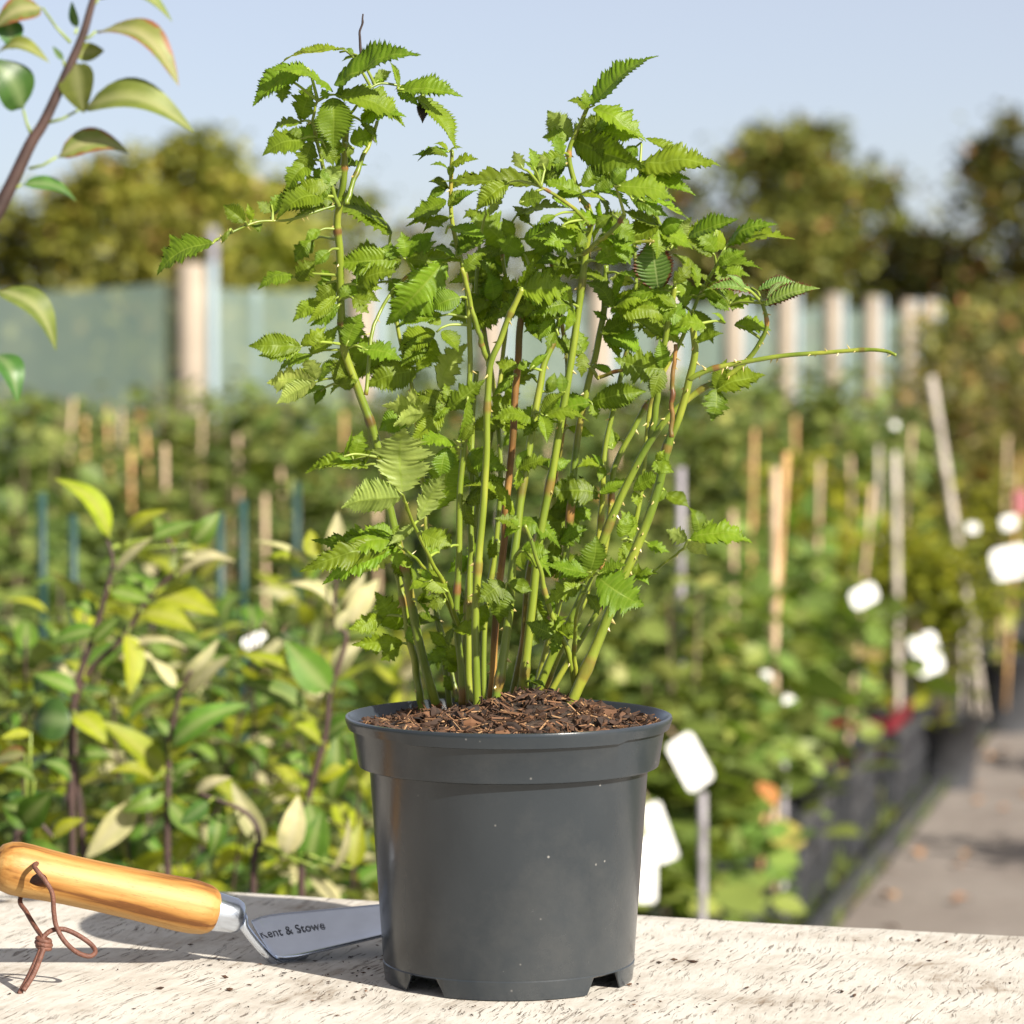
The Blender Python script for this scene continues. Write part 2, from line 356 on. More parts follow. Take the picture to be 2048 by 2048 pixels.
M['grassblade'] = leafmat('grass_blade', (.1, .16, .03), (.14, .2, .05), trans=.3, tone=[(0, (.05, .09, .02)), (.6, (.15, .21, .04)), (1, (.30, .24, .09))])
M['post'] = simple('weathered_post', (.32, .265, .205), .85, .15, 6)
M['pipe'] = simple('galvanised_pipe', (.27, .34, .38), .45, .06, 6)
def netmat():
    m, nt, n, l, b = newmat('windbreak_net')
    tc = n.new('ShaderNodeTexCoord')
    mp = n.new('ShaderNodeMapping'); mp.inputs['Scale'].default_value = (1, 1, .12); l.new(tc.outputs['Object'], mp.inputs[0])
    a = tex(n, l, 'ShaderNodeTexNoise', 2.5, mp.outputs[0], Detail=4)
    r = ramp(n, [(.3, (.22, .31, .265)), (.7, (.31, .40, .345))]); l.new(a.outputs[0], r.inputs[0])
    l.new(r.outputs[0], b.inputs['Base Color']); b.inputs['Roughness'].default_value = .7
    tr = n.new('ShaderNodeBsdfTranslucent'); l.new(r.outputs[0], tr.inputs[0])
    m1 = n.new('ShaderNodeMixShader'); m1.inputs[0].default_value = .3; l.new(b.outputs[0], m1.inputs[1]); l.new(tr.outputs[0], m1.inputs[2])
    tp = n.new('ShaderNodeBsdfTransparent'); m2 = n.new('ShaderNodeMixShader'); m2.inputs[0].default_value = .42
    l.new(m1.outputs[0], m2.inputs[1]); l.new(tp.outputs[0], m2.inputs[2]); l.new(m2.outputs[0], n['Material Output'].inputs[0])
    return m
M['net'] = netmat()

# ------------------------------------------------------------------ the setting
def sheet(name, pts, z, mat):
    mb = MB(); mb.add([(x, y, z) for x, y in pts], [tuple(range(len(pts)))])
    return tag(link(name, mb.mesh(name, mat, False)), kind='structure')
tag(sheet('ground', [(-900, -300), (900, -300), (900, 2500), (-900, 2500)], 0, M['ground']))
E = Vector((.234, .972, 0)).normalized(); EN = Vector((E.y, -E.x, 0))     # path direction and its right-hand side
PE = Vector((.71, 7.0, 0))                                                # a point on the path's left edge
def along(s, o, z=0): return PE + E * s + EN * o + Vector((0, 0, z))
def strip(name, o0, o1, z, mat, s0=-9, s1=40):
    a, b, c, d = along(s0, o0), along(s0, o1), along(s1, o1), along(s1, o0)
    return sheet(name, [(p.x, p.y) for p in (a, b, c, d)], z, mat)
strip('planting_bed', -9, -.01, .004, M['bed'], -5, 12)
strip('path', 0, 1.7, .008, M['path'])
mb = MB(); 
for o in (-.025,):
    a = along(-9, o); b_ = along(40, o)
    mid = (a + b_) / 2; rot = Matrix.Rotation(-math.atan2(E.x, E.y), 3, 'Z')
    mb.box(mid + Vector((0, 0, .02)), (.03, (b_ - a).length, .05), rot)
tag(link('path_edging', mb.mesh('path_edging', M['black_plastic'], False)), kind='structure')

# ------------------------------------------------------------------ table
ZB = P(1018, 1952, 2.0).z
BA = -math.atan2(.174, .54)                     # the board is turned: its far edge runs away to the left
Bm = Matrix.Translation((-.002, 2.25, 0)) @ Matrix.Rotation(BA, 4, 'Z')
table = link('potting_table', None, mat=Bm @ Matrix.Translation((0, -.35, 0)))
tag(table, 'long table with a cracked whitewashed wooden top', 'table')
mb = MB(); th = .026; W = 1.3; D = .72
nx, ny = 220, 24
def edgeoff(x): return .0035 * noise.noise(Vector((x * 7, 3, 0))) + .0016 * noise.noise(Vector((x * 40, 9, 0)))
prof = []                                        # far edge rounding (y offset, z offset), from the top outwards and down
vs = []; fs = []
rows = [(-D + i * (D - .006) / ny, 0) for i in range(ny + 1)] + [(-.003, -.0008), (-.0008, -.003), (0, -.006), (0, -th)]
for i in range(nx + 1):
    x = -W + 2 * W * i / nx
    for (y, dz) in rows:
        k = max(0, (y + .1) / .1)
        vs.append((x, y + .35 + edgeoff(x) * k, ZB + dz + (.0007 * noise.noise(Vector((x * 9, y * 9, 0))) if dz == 0 else 0) * (0 if y < -.2 else 1) - .0006))
nr = len(rows)
for i in range(nx):
    for j in range(nr - 1):
        fs.append((i * nr + j, (i + 1) * nr + j, (i + 1) * nr + j + 1, i * nr + j + 1))
o = len(vs); vs += [(-W, -D + .35, ZB - th), (W, -D + .35, ZB - th), (W, .35, ZB - th), (-W, .35, ZB - th)]
fs += [(o, o + 3, o + 2, o + 1), (o, o + 1, nx * nr, 0)]
mb.add(vs, fs); link('table_top', mb.mesh('table_top', M['bench']), table)
for sx in (-1, 1):
    for sy in (-.3, .27):
        mb = MB(); mb.box((sx * 1.1, sy, (ZB - th) / 2), (.06, .06, ZB - th)); link('leg', mb.mesh('leg', M['bench'], False), table)
    mb = MB(); mb.box((sx * 1.1, -.015, .3), (.04, .5, .06)); link('crossbar', mb.mesh('crossbar', M['bench'], False), table)

# ------------------------------------------------------------------ pot
PC = Vector((-.002, 2.0, ZB)); PH = P(1018, 1430, 2.0).z - ZB
N = 180
notches = [R(a) for a in (-42, 50, 138, 229)]
def notch(th):
    """1 inside a drainage notch; th measured from the side facing the viewer, to the right"""
    v = 0
    for c in notches:
        d = abs((th - c + math.pi) % (2 * math.pi) - math.pi)
        v = max(v, min(1, max(0, (R(11.5) - d) / R(3))))
    return v
def lipw(th):
    d = abs((th - R(2) + math.pi) % (2 * math.pi) - math.pi)
    return min(1, max(0, (R(44) - d) / R(4)))
NH = .0098
outer = [(.0978, PH + .0003), (.0992, PH), (.0997, PH - .0015), (.0993, PH - .003), ('lip', None), ('lip2', None), (.0946, PH - .0096), (.0917, PH - .0288), (.0912, PH - .0300), (.0900, PH - .0306), (.0853, PH - .0308), (.0848, PH - .0318), (.0768, .0125), (.0765, .0115), (.0770, .0108), ('foot', 0)]
inner = [(.0748, 'foot'), (.0752, .0105), (.0835, PH - .032), (.089, PH - .029), (.0925, PH - .008), (.0957, PH - .004), (.0965, PH - .001), (.0978, PH + .0003)]
vs = []; fs = []
def ring(r, z, th):
    return (r * math.sin(th), -r * math.cos(th), z)
allr = outer + inner
for (r, z) in allr:
    for k in range(N):
        th = 2 * math.pi * k / N
        if r == 'lip': p = ring(.0978 , PH - .0072 - .0016 * lipw(th), th)
        elif r == 'lip2': p = ring(.0951, PH - .0077 - .0016 * lipw(th), th)
        elif r == 'foot': p = ring(.0757, NH * notch(th), th)
        elif z == 'foot': p = ring(r, NH * notch(th), th)
        elif z == PH - .0096: p = ring(r, PH - .0098, th)
        else: p = ring(r, z, th)
        vs.append(p)
for i in range(len(allr) - 1):
    for k in range(N):
        k2 = (k + 1) % N; fs.append((i * N + k, i * N + k2, (i + 1) * N + k2, (i + 1) * N + k))
pot = link('plant_pot', None, loc=PC); tag(pot, 'dark grey round plastic pot with notched base, standing on the table', 'plant pot')
mb = MB(); mb.add(vs, fs); me = mb.mesh('pot_wall', M['pot'])
w = link('pot_wall', me, pot)
md = w.modifiers.new('edges', 'EDGE_SPLIT'); md.split_angle = R(38)
mb = MB(); mb.lathe([(.0001, .0106), (.0757, .0106)], 64); link('pot_floor', mb.mesh('pot_floor', M['pot'], False), pot)

# ------------------------------------------------------------------ compost
SZ = ZB + PH - .0085
def soilz(x, y):
    r = math.hypot(x, y)
    return .016 * math.exp(-((x - .02) ** 2 + (y - .0) ** 2) / .0018) + .006 * max(0, 1 - r / .09) + .0035 * noise.noise(Vector((x * 60, y * 60, 1))) + .002 * noise.noise(Vector((x * 160, y * 160, 4)))
comp = link('compost', None, loc=(PC.x, PC.y, SZ)); tag(comp, 'brown bark compost filling the grey pot', 'compost')
vs = []; fs = []; nr_, na = 34, 90
for i in range(nr_ + 1):
    r = .0935 * i / nr_ + .0001
    for k in range(na):
        a = 2 * math.pi * k / na; x, y = r * math.cos(a), r * math.sin(a)
        vs.append((x, y, soilz(x, y)))
for i in range(nr_):
    for k in range(na):
        k2 = (k + 1) % na; fs.append((i * na + k, (i + 1) * na + k, (i + 1) * na + k2, i * na + k2))
mb = MB(); mb.add(vs, fs); link('compost_surface', mb.mesh('compost_surface', M['compost']), comp)
mb = MB()
for i in range(2600):
    r = .092 * math.sqrt(rnd.random()); a = rnd.random() * 6.283; x, y = r * math.cos(a), r * math.sin(a)
    big = rnd.random()
    L = rnd.uniform(.003, .016) if big < .72 else rnd.uniform(.006, .015); wd = rnd.uniform(.0004, .0011) if big < .72 else rnd.uniform(.003, .0075)
    if r > .088: L *= .5
    rot = Matrix.Rotation(rnd.random() * 6.283, 3, 'Z') @ Matrix.Rotation(rnd.gauss(0, .35), 3, 'Y') @ Matrix.Rotation(rnd.random() * 3, 3, 'X')
    t = min(1, max(0, rnd.gauss(.5, .27) * (1.1 if wd < .002 else .8)))
    if wd < .002: mb.box((x, y, soilz(x, y) + rnd.uniform(0, .003)), (L, wd, wd * rnd.uniform(.3, .6)), rot, tone=t)
    else: mb.clod((x, y, soilz(x, y) + rnd.uniform(-.0005, .003)), (L * (.6 if r > .082 else 1), wd, wd * rnd.uniform(.4, .75)), rot, tone=t * .85)
tag(link('bark_chips', mb.mesh('bark_chips', M['chips'], False), comp), kind='stuff')
# crumbs on the table
mb = MB()
def crumb(x, y, s):
    rot = Matrix.Rotation(rnd.random() * 6.28, 3, 'Z') @ Matrix.Rotation(rnd.random() * .5, 3, 'X')
    mb.clod((x, y, ZB + s * .12), (s * rnd.uniform(.8, 2.4), s * rnd.uniform(.4, .9), s * .5), rot, tone=min(1, max(0, rnd.gauss(.25, .2))))
for i in range(150): crumb(rnd.gauss(-.11, .05), rnd.gauss(2.0, .05), rnd.uniform(.0007, .0022))
for i in range(90): crumb(rnd.uniform(-.05, .12), rnd.uniform(1.88, 1.93), rnd.uniform(.0006, .002))
for i in range(60): crumb(rnd.uniform(-.3, .33), rnd.uniform(1.88, 2.12), rnd.uniform(.0006, .0022))
for (x, y) in ((1260, 1980), (1320, 1935), (1350, 1930), (1845, 1890), (1900, 1893), (1390, 1933), (445, 1965), (455, 1990), (315, 1987), (1690, 1995), (1715, 2002)):
    Y = (CH - ZB) * F / (y - 676); crumb((x - 1024) / F * Y, Y, .004)
tag(link('soil_crumbs', mb.mesh('soil_crumbs', M['chips'], False)), 'dark soil crumbs scattered over the whitewashed table top', 'soil', kind='stuff')

# ------------------------------------------------------------------ trowel
fer = P(430, 1823, 2.03); tail = P(0, 1730, 1.986); hd = (tail - fer).normalized()
HL = .142
hm = Matrix.Translation(fer) @ (hd.to_track_quat('X', 'Z').to_matrix().to_4x4())
trowel = link('hand_trowel', None, loc=P(556, 1927, 2.04)); TL = trowel.location.copy()
tag(trowel, 'hand trowel with a wooden handle and steel blade, resting beside the grey pot', 'trowel')
Ti = Matrix.Translation(-TL)
prof = [(.0005, .0112), (.0, .0118), (.002, .0138), (.006, .0155), (.013, .0165), (.022, .0168), (.035, .0163), (.055, .0156), (.075, .0152), (.095, .0152), (.110, .0157), (.121, .0163), (.129, .0163), (.1345, .0152), (.139, .0128), (.1418, .009), (.1425, .004)]
prof2 = []
for i in range(len(prof) - 1):
    for k in range(3):
        t = k / 3; prof2.append((prof[i][0] * (1 - t) + prof[i + 1][0] * t, prof[i][1] * (1 - t) + prof[i + 1][1] * t))
prof2.append(prof[-1])
bm = bmesh.new(); n = 48; rings = []
for x, r in prof2:
    rings.append([bm.verts.new((x, r * math.cos(2 * math.pi * k / n), r * math.sin(2 * math.pi * k / n))) for k in range(n)])
for i in range(len(rings) - 1):
    for k in range(n): bm.faces.new((rings[i][k], rings[i][(k + 1) % n], rings[i + 1][(k + 1) % n], rings[i + 1][k]))
bm.faces.new(list(reversed(rings[0]))); bm.faces.new(rings[-1]); bmesh.ops.recalc_face_normals(bm, faces=bm.faces)
hme = bpy.data.meshes.new('handle'); bm.to_mesh(hme); bm.free(); hme.materials.append(M['handle'])
hole_c = P(80, 1735, 1.985)
hloc = hm.inverted() @ hole_c; hx = hloc.x
vd = (hm.to_3x3().inverted() @ Vector((-.25, 1, .22))).normalized(); vd = (vd - Vector((vd.x, 0, 0))).normalized()
bm = bmesh.new(); bmesh.ops.create_cone(bm, cap_ends=True, segments=32, radius1=.0056, radius2=.0056, depth=.08, matrix=Matrix.Translation((hx, 0, 0)) @ vd.to_track_quat('Z', 'X').to_matrix().to_4x4())
cme = bpy.data.meshes.new('cutter'); bm.to_mesh(cme); bm.free()
ho = link('handle', hme); co = link('cutter', cme)
bo = ho.modifiers.new('hole', 'BOOLEAN'); bo.object = co; bo.operation = 'DIFFERENCE'; bo.solver = 'EXACT'
bpy.context.view_layer.update()
ev = ho.evaluated_get(bpy.context.evaluated_depsgraph_get()); newme = bpy.data.meshes.new_from_object(ev)
ho.modifiers.clear(); ho.data = newme; bpy.data.objects.remove(co)
newme.polygons.foreach_set('use_smooth', [True] * len(newme.polygons)); newme.materials.clear(); newme.materials.append(M['handle'])
md = ho.modifiers.new('edges', 'EDGE_SPLIT'); md.split_angle = R(40)
ho.parent = trowel; ho.matrix_basis = Ti @ hm
# ferrule
mb = MB(); fp = [(.003, .0116), (.0, .0121), (-.004, .0119), (-.012, .0112), (-.016, .0098), (-.0182, .0072), (-.0185, .003), (-.0185, .0002)]
mb.lathe([(r, x) for x, r in fp], 48)
mb.v = [(z, x, y) for x, y, z in mb.v]
link('ferrule', mb.mesh('ferrule', M['steel']), trowel, Ti @ hm)
# neck
nstart = hm @ Vector((-.0175, 0, 0))
npts = smooth_path([hm @ Vector((-.008, 0, 0)), nstart, P(490, 1856, 2.035), P(520, 1894, 2.04), P(549, 1921, 2.045), P(575, 1922, 2.052), P(610, 1905, 2.06)], 6)
mb = MB(); mb.tube(npts, [.0042 - .0012 * min(1, i / 12) + (.0006 if i > 24 else 0) for i in range(len(npts))], 10)
mb.v = [tuple(Vector(v) - TL) for v in mb.v]; link('neck', mb.mesh('neck', M['steel']), trowel)
# blade
nearA, farA = P(556, 1925, 2.04), P(497, 1834, 2.076)
nearB, farB = P(758, 1874, 2.066), P(756, 1811, 2.103)
nearA.z = max(nearA.z, ZB + .0012)
da = nearB - nearA; db = farB - farA; mid0 = (nearA + farA) / 2; ax = ((nearB + farB) / 2 - mid0)
LB = .165; rows_ = 26; cols = 12; vs = []; fs = []
for i in range(rows_ + 1):
    u = i / rows_; d = u * LB
    k = d / ax.length
    n_, f_ = nearA + da * k, farA + db * k; c = (n_ + f_) / 2
    hw = 1 if u < .62 else math.sqrt(max(.0009, 1 - ((u - .62) / .38) ** 2))
    if u < .1: hw = .80 + .20 * (u / .1) ** .5
    for j in range(cols + 1):
        v = j / cols * 2 - 1
        p = c + (f_ - n_) / 2 * v * hw
        nrm = ax.cross(f_ - n_).normalized()
        p += nrm * (.0022 * (abs(v) ** 2.2) - .0012)
        vs.append(p)
for i in range(rows_):
    for j in range(cols):
        a = i * (cols + 1) + j; fs.append((a, a + 1, a + cols + 2, a + cols + 1))
mb = MB(); mb.add([v - TL for v in vs], fs); bl = link('blade', mb.mesh('blade', M['steel']), trowel)
md = bl.modifiers.new('thick', 'SOLIDIFY'); md.thickness = .0016; md.offset = 1
# engraved name
cu = bpy.data.curves.new('lettering', 'FONT'); cu.body = 'Kent & Stowe'; cu.size = .0085; cu.align_x = 'LEFT'; cu.resolution_u = 3
to = link('lettering', cu); bpy.context.view_layer.update()
tme = bpy.data.meshes.new_from_object(to.evaluated_get(bpy.context.evaluated_depsgraph_get())); bpy.data.objects.remove(to)
tme.materials.clear(); tme.materials.append(M['engrave'])
xa = ax.normalized(); ya = ((farA + farB) - (nearA + nearB)).normalized(); na_ = xa.cross(ya).normalized(); ya = na_.cross(xa)
t0 = nearA * .45 + farA * .55 - xa * .0005
t0 = t0 + na_ * .0002
tw = max(v.co.x for v in tme.vertices)
for v in tme.vertices:                            # follow the dished face
    q = (v.co.y * 1.35) / ((farA - nearA).length / 2) + .1; v.co.z = .0022 * abs(q) ** 2.2 - .0012 + .0002
S = Matrix((xa, ya, na_)).transposed().to_4x4(); S = Matrix.Translation(t0) @ S @ Matrix.Diagonal((.043 / tw, 1.35, 1, 1))
link('lettering', tme, bl, Ti @ S)
# leather cord
def zp(zx, zy, Y): return P(zx * .414, 1600 + zy * .414, Y)
cord = link('cord', None, trowel)
h0 = hole_c
def cordtube(name, pts, r, parent=cord):
    mb = MB(); mb.tube(smooth_path(pts, 8), r, 8); mb.v = [tuple(Vector(v) - TL) for v in mb.v]
    return link(name, mb.mesh(name, M['leather']), parent)
s1 = [h0 + Vector((0, .012, .001)), zp(165, 318, 1.968), zp(215, 385, 1.962), zp(252, 450, 1.962), zp(260, 540, 1.963), zp(272, 610, 1.963), zp(310, 680, 1.962), zp(370, 735, 1.96), zp(430, 755, 1.96), zp(460, 735, 1.964), zp(442, 700, 1.968), zp(380, 655, 1.968), zp(310, 625, 1.967), zp(250, 630, 1.965), zp(212, 660, 1.963), zp(205, 690, 1.962)]
s2 = [h0 + Vector((0, .012, .001)), h0 + Vector((-.001, .026, -.006)), zp(100, 470, 1.995), zp(130, 545, 1.985), zp(175, 620, 1.972), zp(205, 665, 1.963), zp(210, 690, 1.962)]
cordtube('strand', s1, .0015); cordtube('strand', s2, .0015)
cordtube('cord_end', [zp(205, 690, 1.962), zp(190, 740, 1.958), zp(140, 850, 1.953), zp(92, 938, 1.949)], .0017)
cordtube('cord_end', [zp(215, 690, 1.962), zp(203, 740, 1.957), zp(160, 845, 1.952), zp(112, 920, 1.948)], .0017)
mb = MB()
for (dy, rr) in ((-14, .0036), (4, .0041), (20, .0036)):
    c = zp(211, 690 + dy, 1.962); pts = [c + Vector((rr * math.cos(a), rr * math.sin(a), -.001 * math.cos(a))) for a in [2 * math.pi * k / 16 for k in range(17)]]
    mb.tube(pts, .0016, 8)
mb.v = [tuple(Vector(v) - TL) for v in mb.v]; link('knot', mb.mesh('knot', M['leather']), cord)

# ------------------------------------------------------------------ leaflet meshes
def leaf_mesh(name, mat, seed, nv=15, arch=.12, fold=.18, bend=0.0, pleat=.016, tooth=.05, simple_=False, wmax=.25, tipk=1.25, lobe=.0, curl=.0, twist=.0):
    """unit-length leaf: base at the origin, tip at (1,0,0), width ~.5; toothed edge, pleats between the side veins"""
    rg = random.Random(seed); sub = 4; NR = nv * sub; cols_ = [0, .07, .35, .66, .9, 1.0]
    if simple_: NR = 12; cols_ = [0, .5, 1.0]
    vs = []; vein = []; edge = []; idx = {}; pk = [rg.uniform(.4, 1.35) for _ in range(nv + 2)]; sv_ = Vector((seed * 3.1, seed * 1.7, 0))
    for i in range(NR + 1):
        s = i / NR
        w = wmax * (math.sin(math.pi * min(1, s ** .72)) ** .8) * (1 - .18 * s) if s < 1 else 0
        w = max(w, 0.0)
        if tipk and s > .62: w *= 1 - .55 * ((s - .62) / .38) ** .8
        if lobe: w *= 1 + lobe * math.cos(2 * math.pi * (s * 4.2 + .15)) * math.sin(math.pi * s)
        ph = i % sub
        for side in (-1, 1):
            for j, c in enumerate(cols_):
                if j == 0 and side == 1: idx[(i, 1, 0)] = idx[(i, -1, 0)]; continue
                t = c
                y = w * t
                x = s + (.16 * t * t * (1 - s) * min(1, s * 4) if not simple_ else .03 * t)
                z = 0.0
                if not simple_:
                    d = {0: 1.0, 1: -.15, 2: -1.0, 3: -.15}[ph]
                    z += pleat * pk[i // sub] * d * t * min(1, w / .15) * (-1)
                    if j == len(cols_) - 1 and 0 < i < NR:
                        k = {0: 1.0, 1: -.35, 2: .35, 3: -.9}[ph] * rg.uniform(.75, 1.25)
                        y += tooth * k * min(1, w / .12) * .62; x += tooth * .5 * (k if ph in (0, 2) else 0) * .8
                z += fold * y * (1 - .3 * s) * 1.0
                z += arch * math.sin(math.pi * s) * 1.0 - .06 * arch * t
                z += .02 * rg.uniform(-1, 1) * t * (0 if simple_ else 1) * .5
                if curl: z += curl * noise.noise(Vector((x * 2.6, side * y * 5, 0)) + sv_) + curl * .5 * noise.noise(Vector((x * 7, side * y * 11, 3)) + sv_)
                if twist: z += twist * (s - .35) * side * y
                if not simple_: y *= 1 + .10 * side * math.sin(seed)
                vs.append((x, side * y + bend * math.sin(math.pi * s), z)); idx[(i, side, j)] = len(vs) - 1
                mv = max(0, 1 - abs(c) / .12) if j == 0 else (.5 * (1 - .6 * t) if (ph == 0 and not simple_) else 0)
                vein.append(min(1, (1.0 if j == 0 else 0) + (mv if j else 0)) * (.75 if j == 0 else .8)); edge.append(t ** 2 * .6)
    fs = []
    for i in range(NR):
        for side in (-1, 1):
            for j in range(len(cols_) - 1):
                q = [idx[(i, side, j)], idx[(i + 1, side, j)], idx[(i + 1, side, j + 1)], idx[(i, side, j + 1)]]
                if side == 1: pass
                else: q.reverse()
                fs.append(tuple(q))
    mb = MB(); mb.add(vs, fs, vein=vein, edge=edge); return mb.mesh(name, mat)
LV = []
for i_ in range(16):
    q_ = random.Random(900 + i_)
    LV.append(leaf_mesh('leaflet', M['berry'], i_ + 1, nv=q_.choice((12, 14, 16)), arch=q_.uniform(.02, .24), fold=q_.uniform(.05, .45), bend=q_.uniform(-.06, .06), pleat=q_.uniform(.008, .017),
                        tooth=q_.uniform(.05, .075), lobe=q_.choice((0, .1, .2, .28)), curl=q_.uniform(.03, .075), twist=q_.uniform(-.5, .5), wmax=q_.uniform(.23, .28)))
LVE = leaf_mesh('leaflet', M['berry_edge'], 20, arch=.12, fold=.3, pleat=.02)
LVD = leaf_mesh('leaflet', M['dead_leaf'], 21, arch=.2, fold=.8, pleat=.05)
for me in LV + [LVE, LVD]:                       # front face = upper side (normal +z)
    if sum(p.normal.z for p in me.polygons) < 0: me.flip_normals()

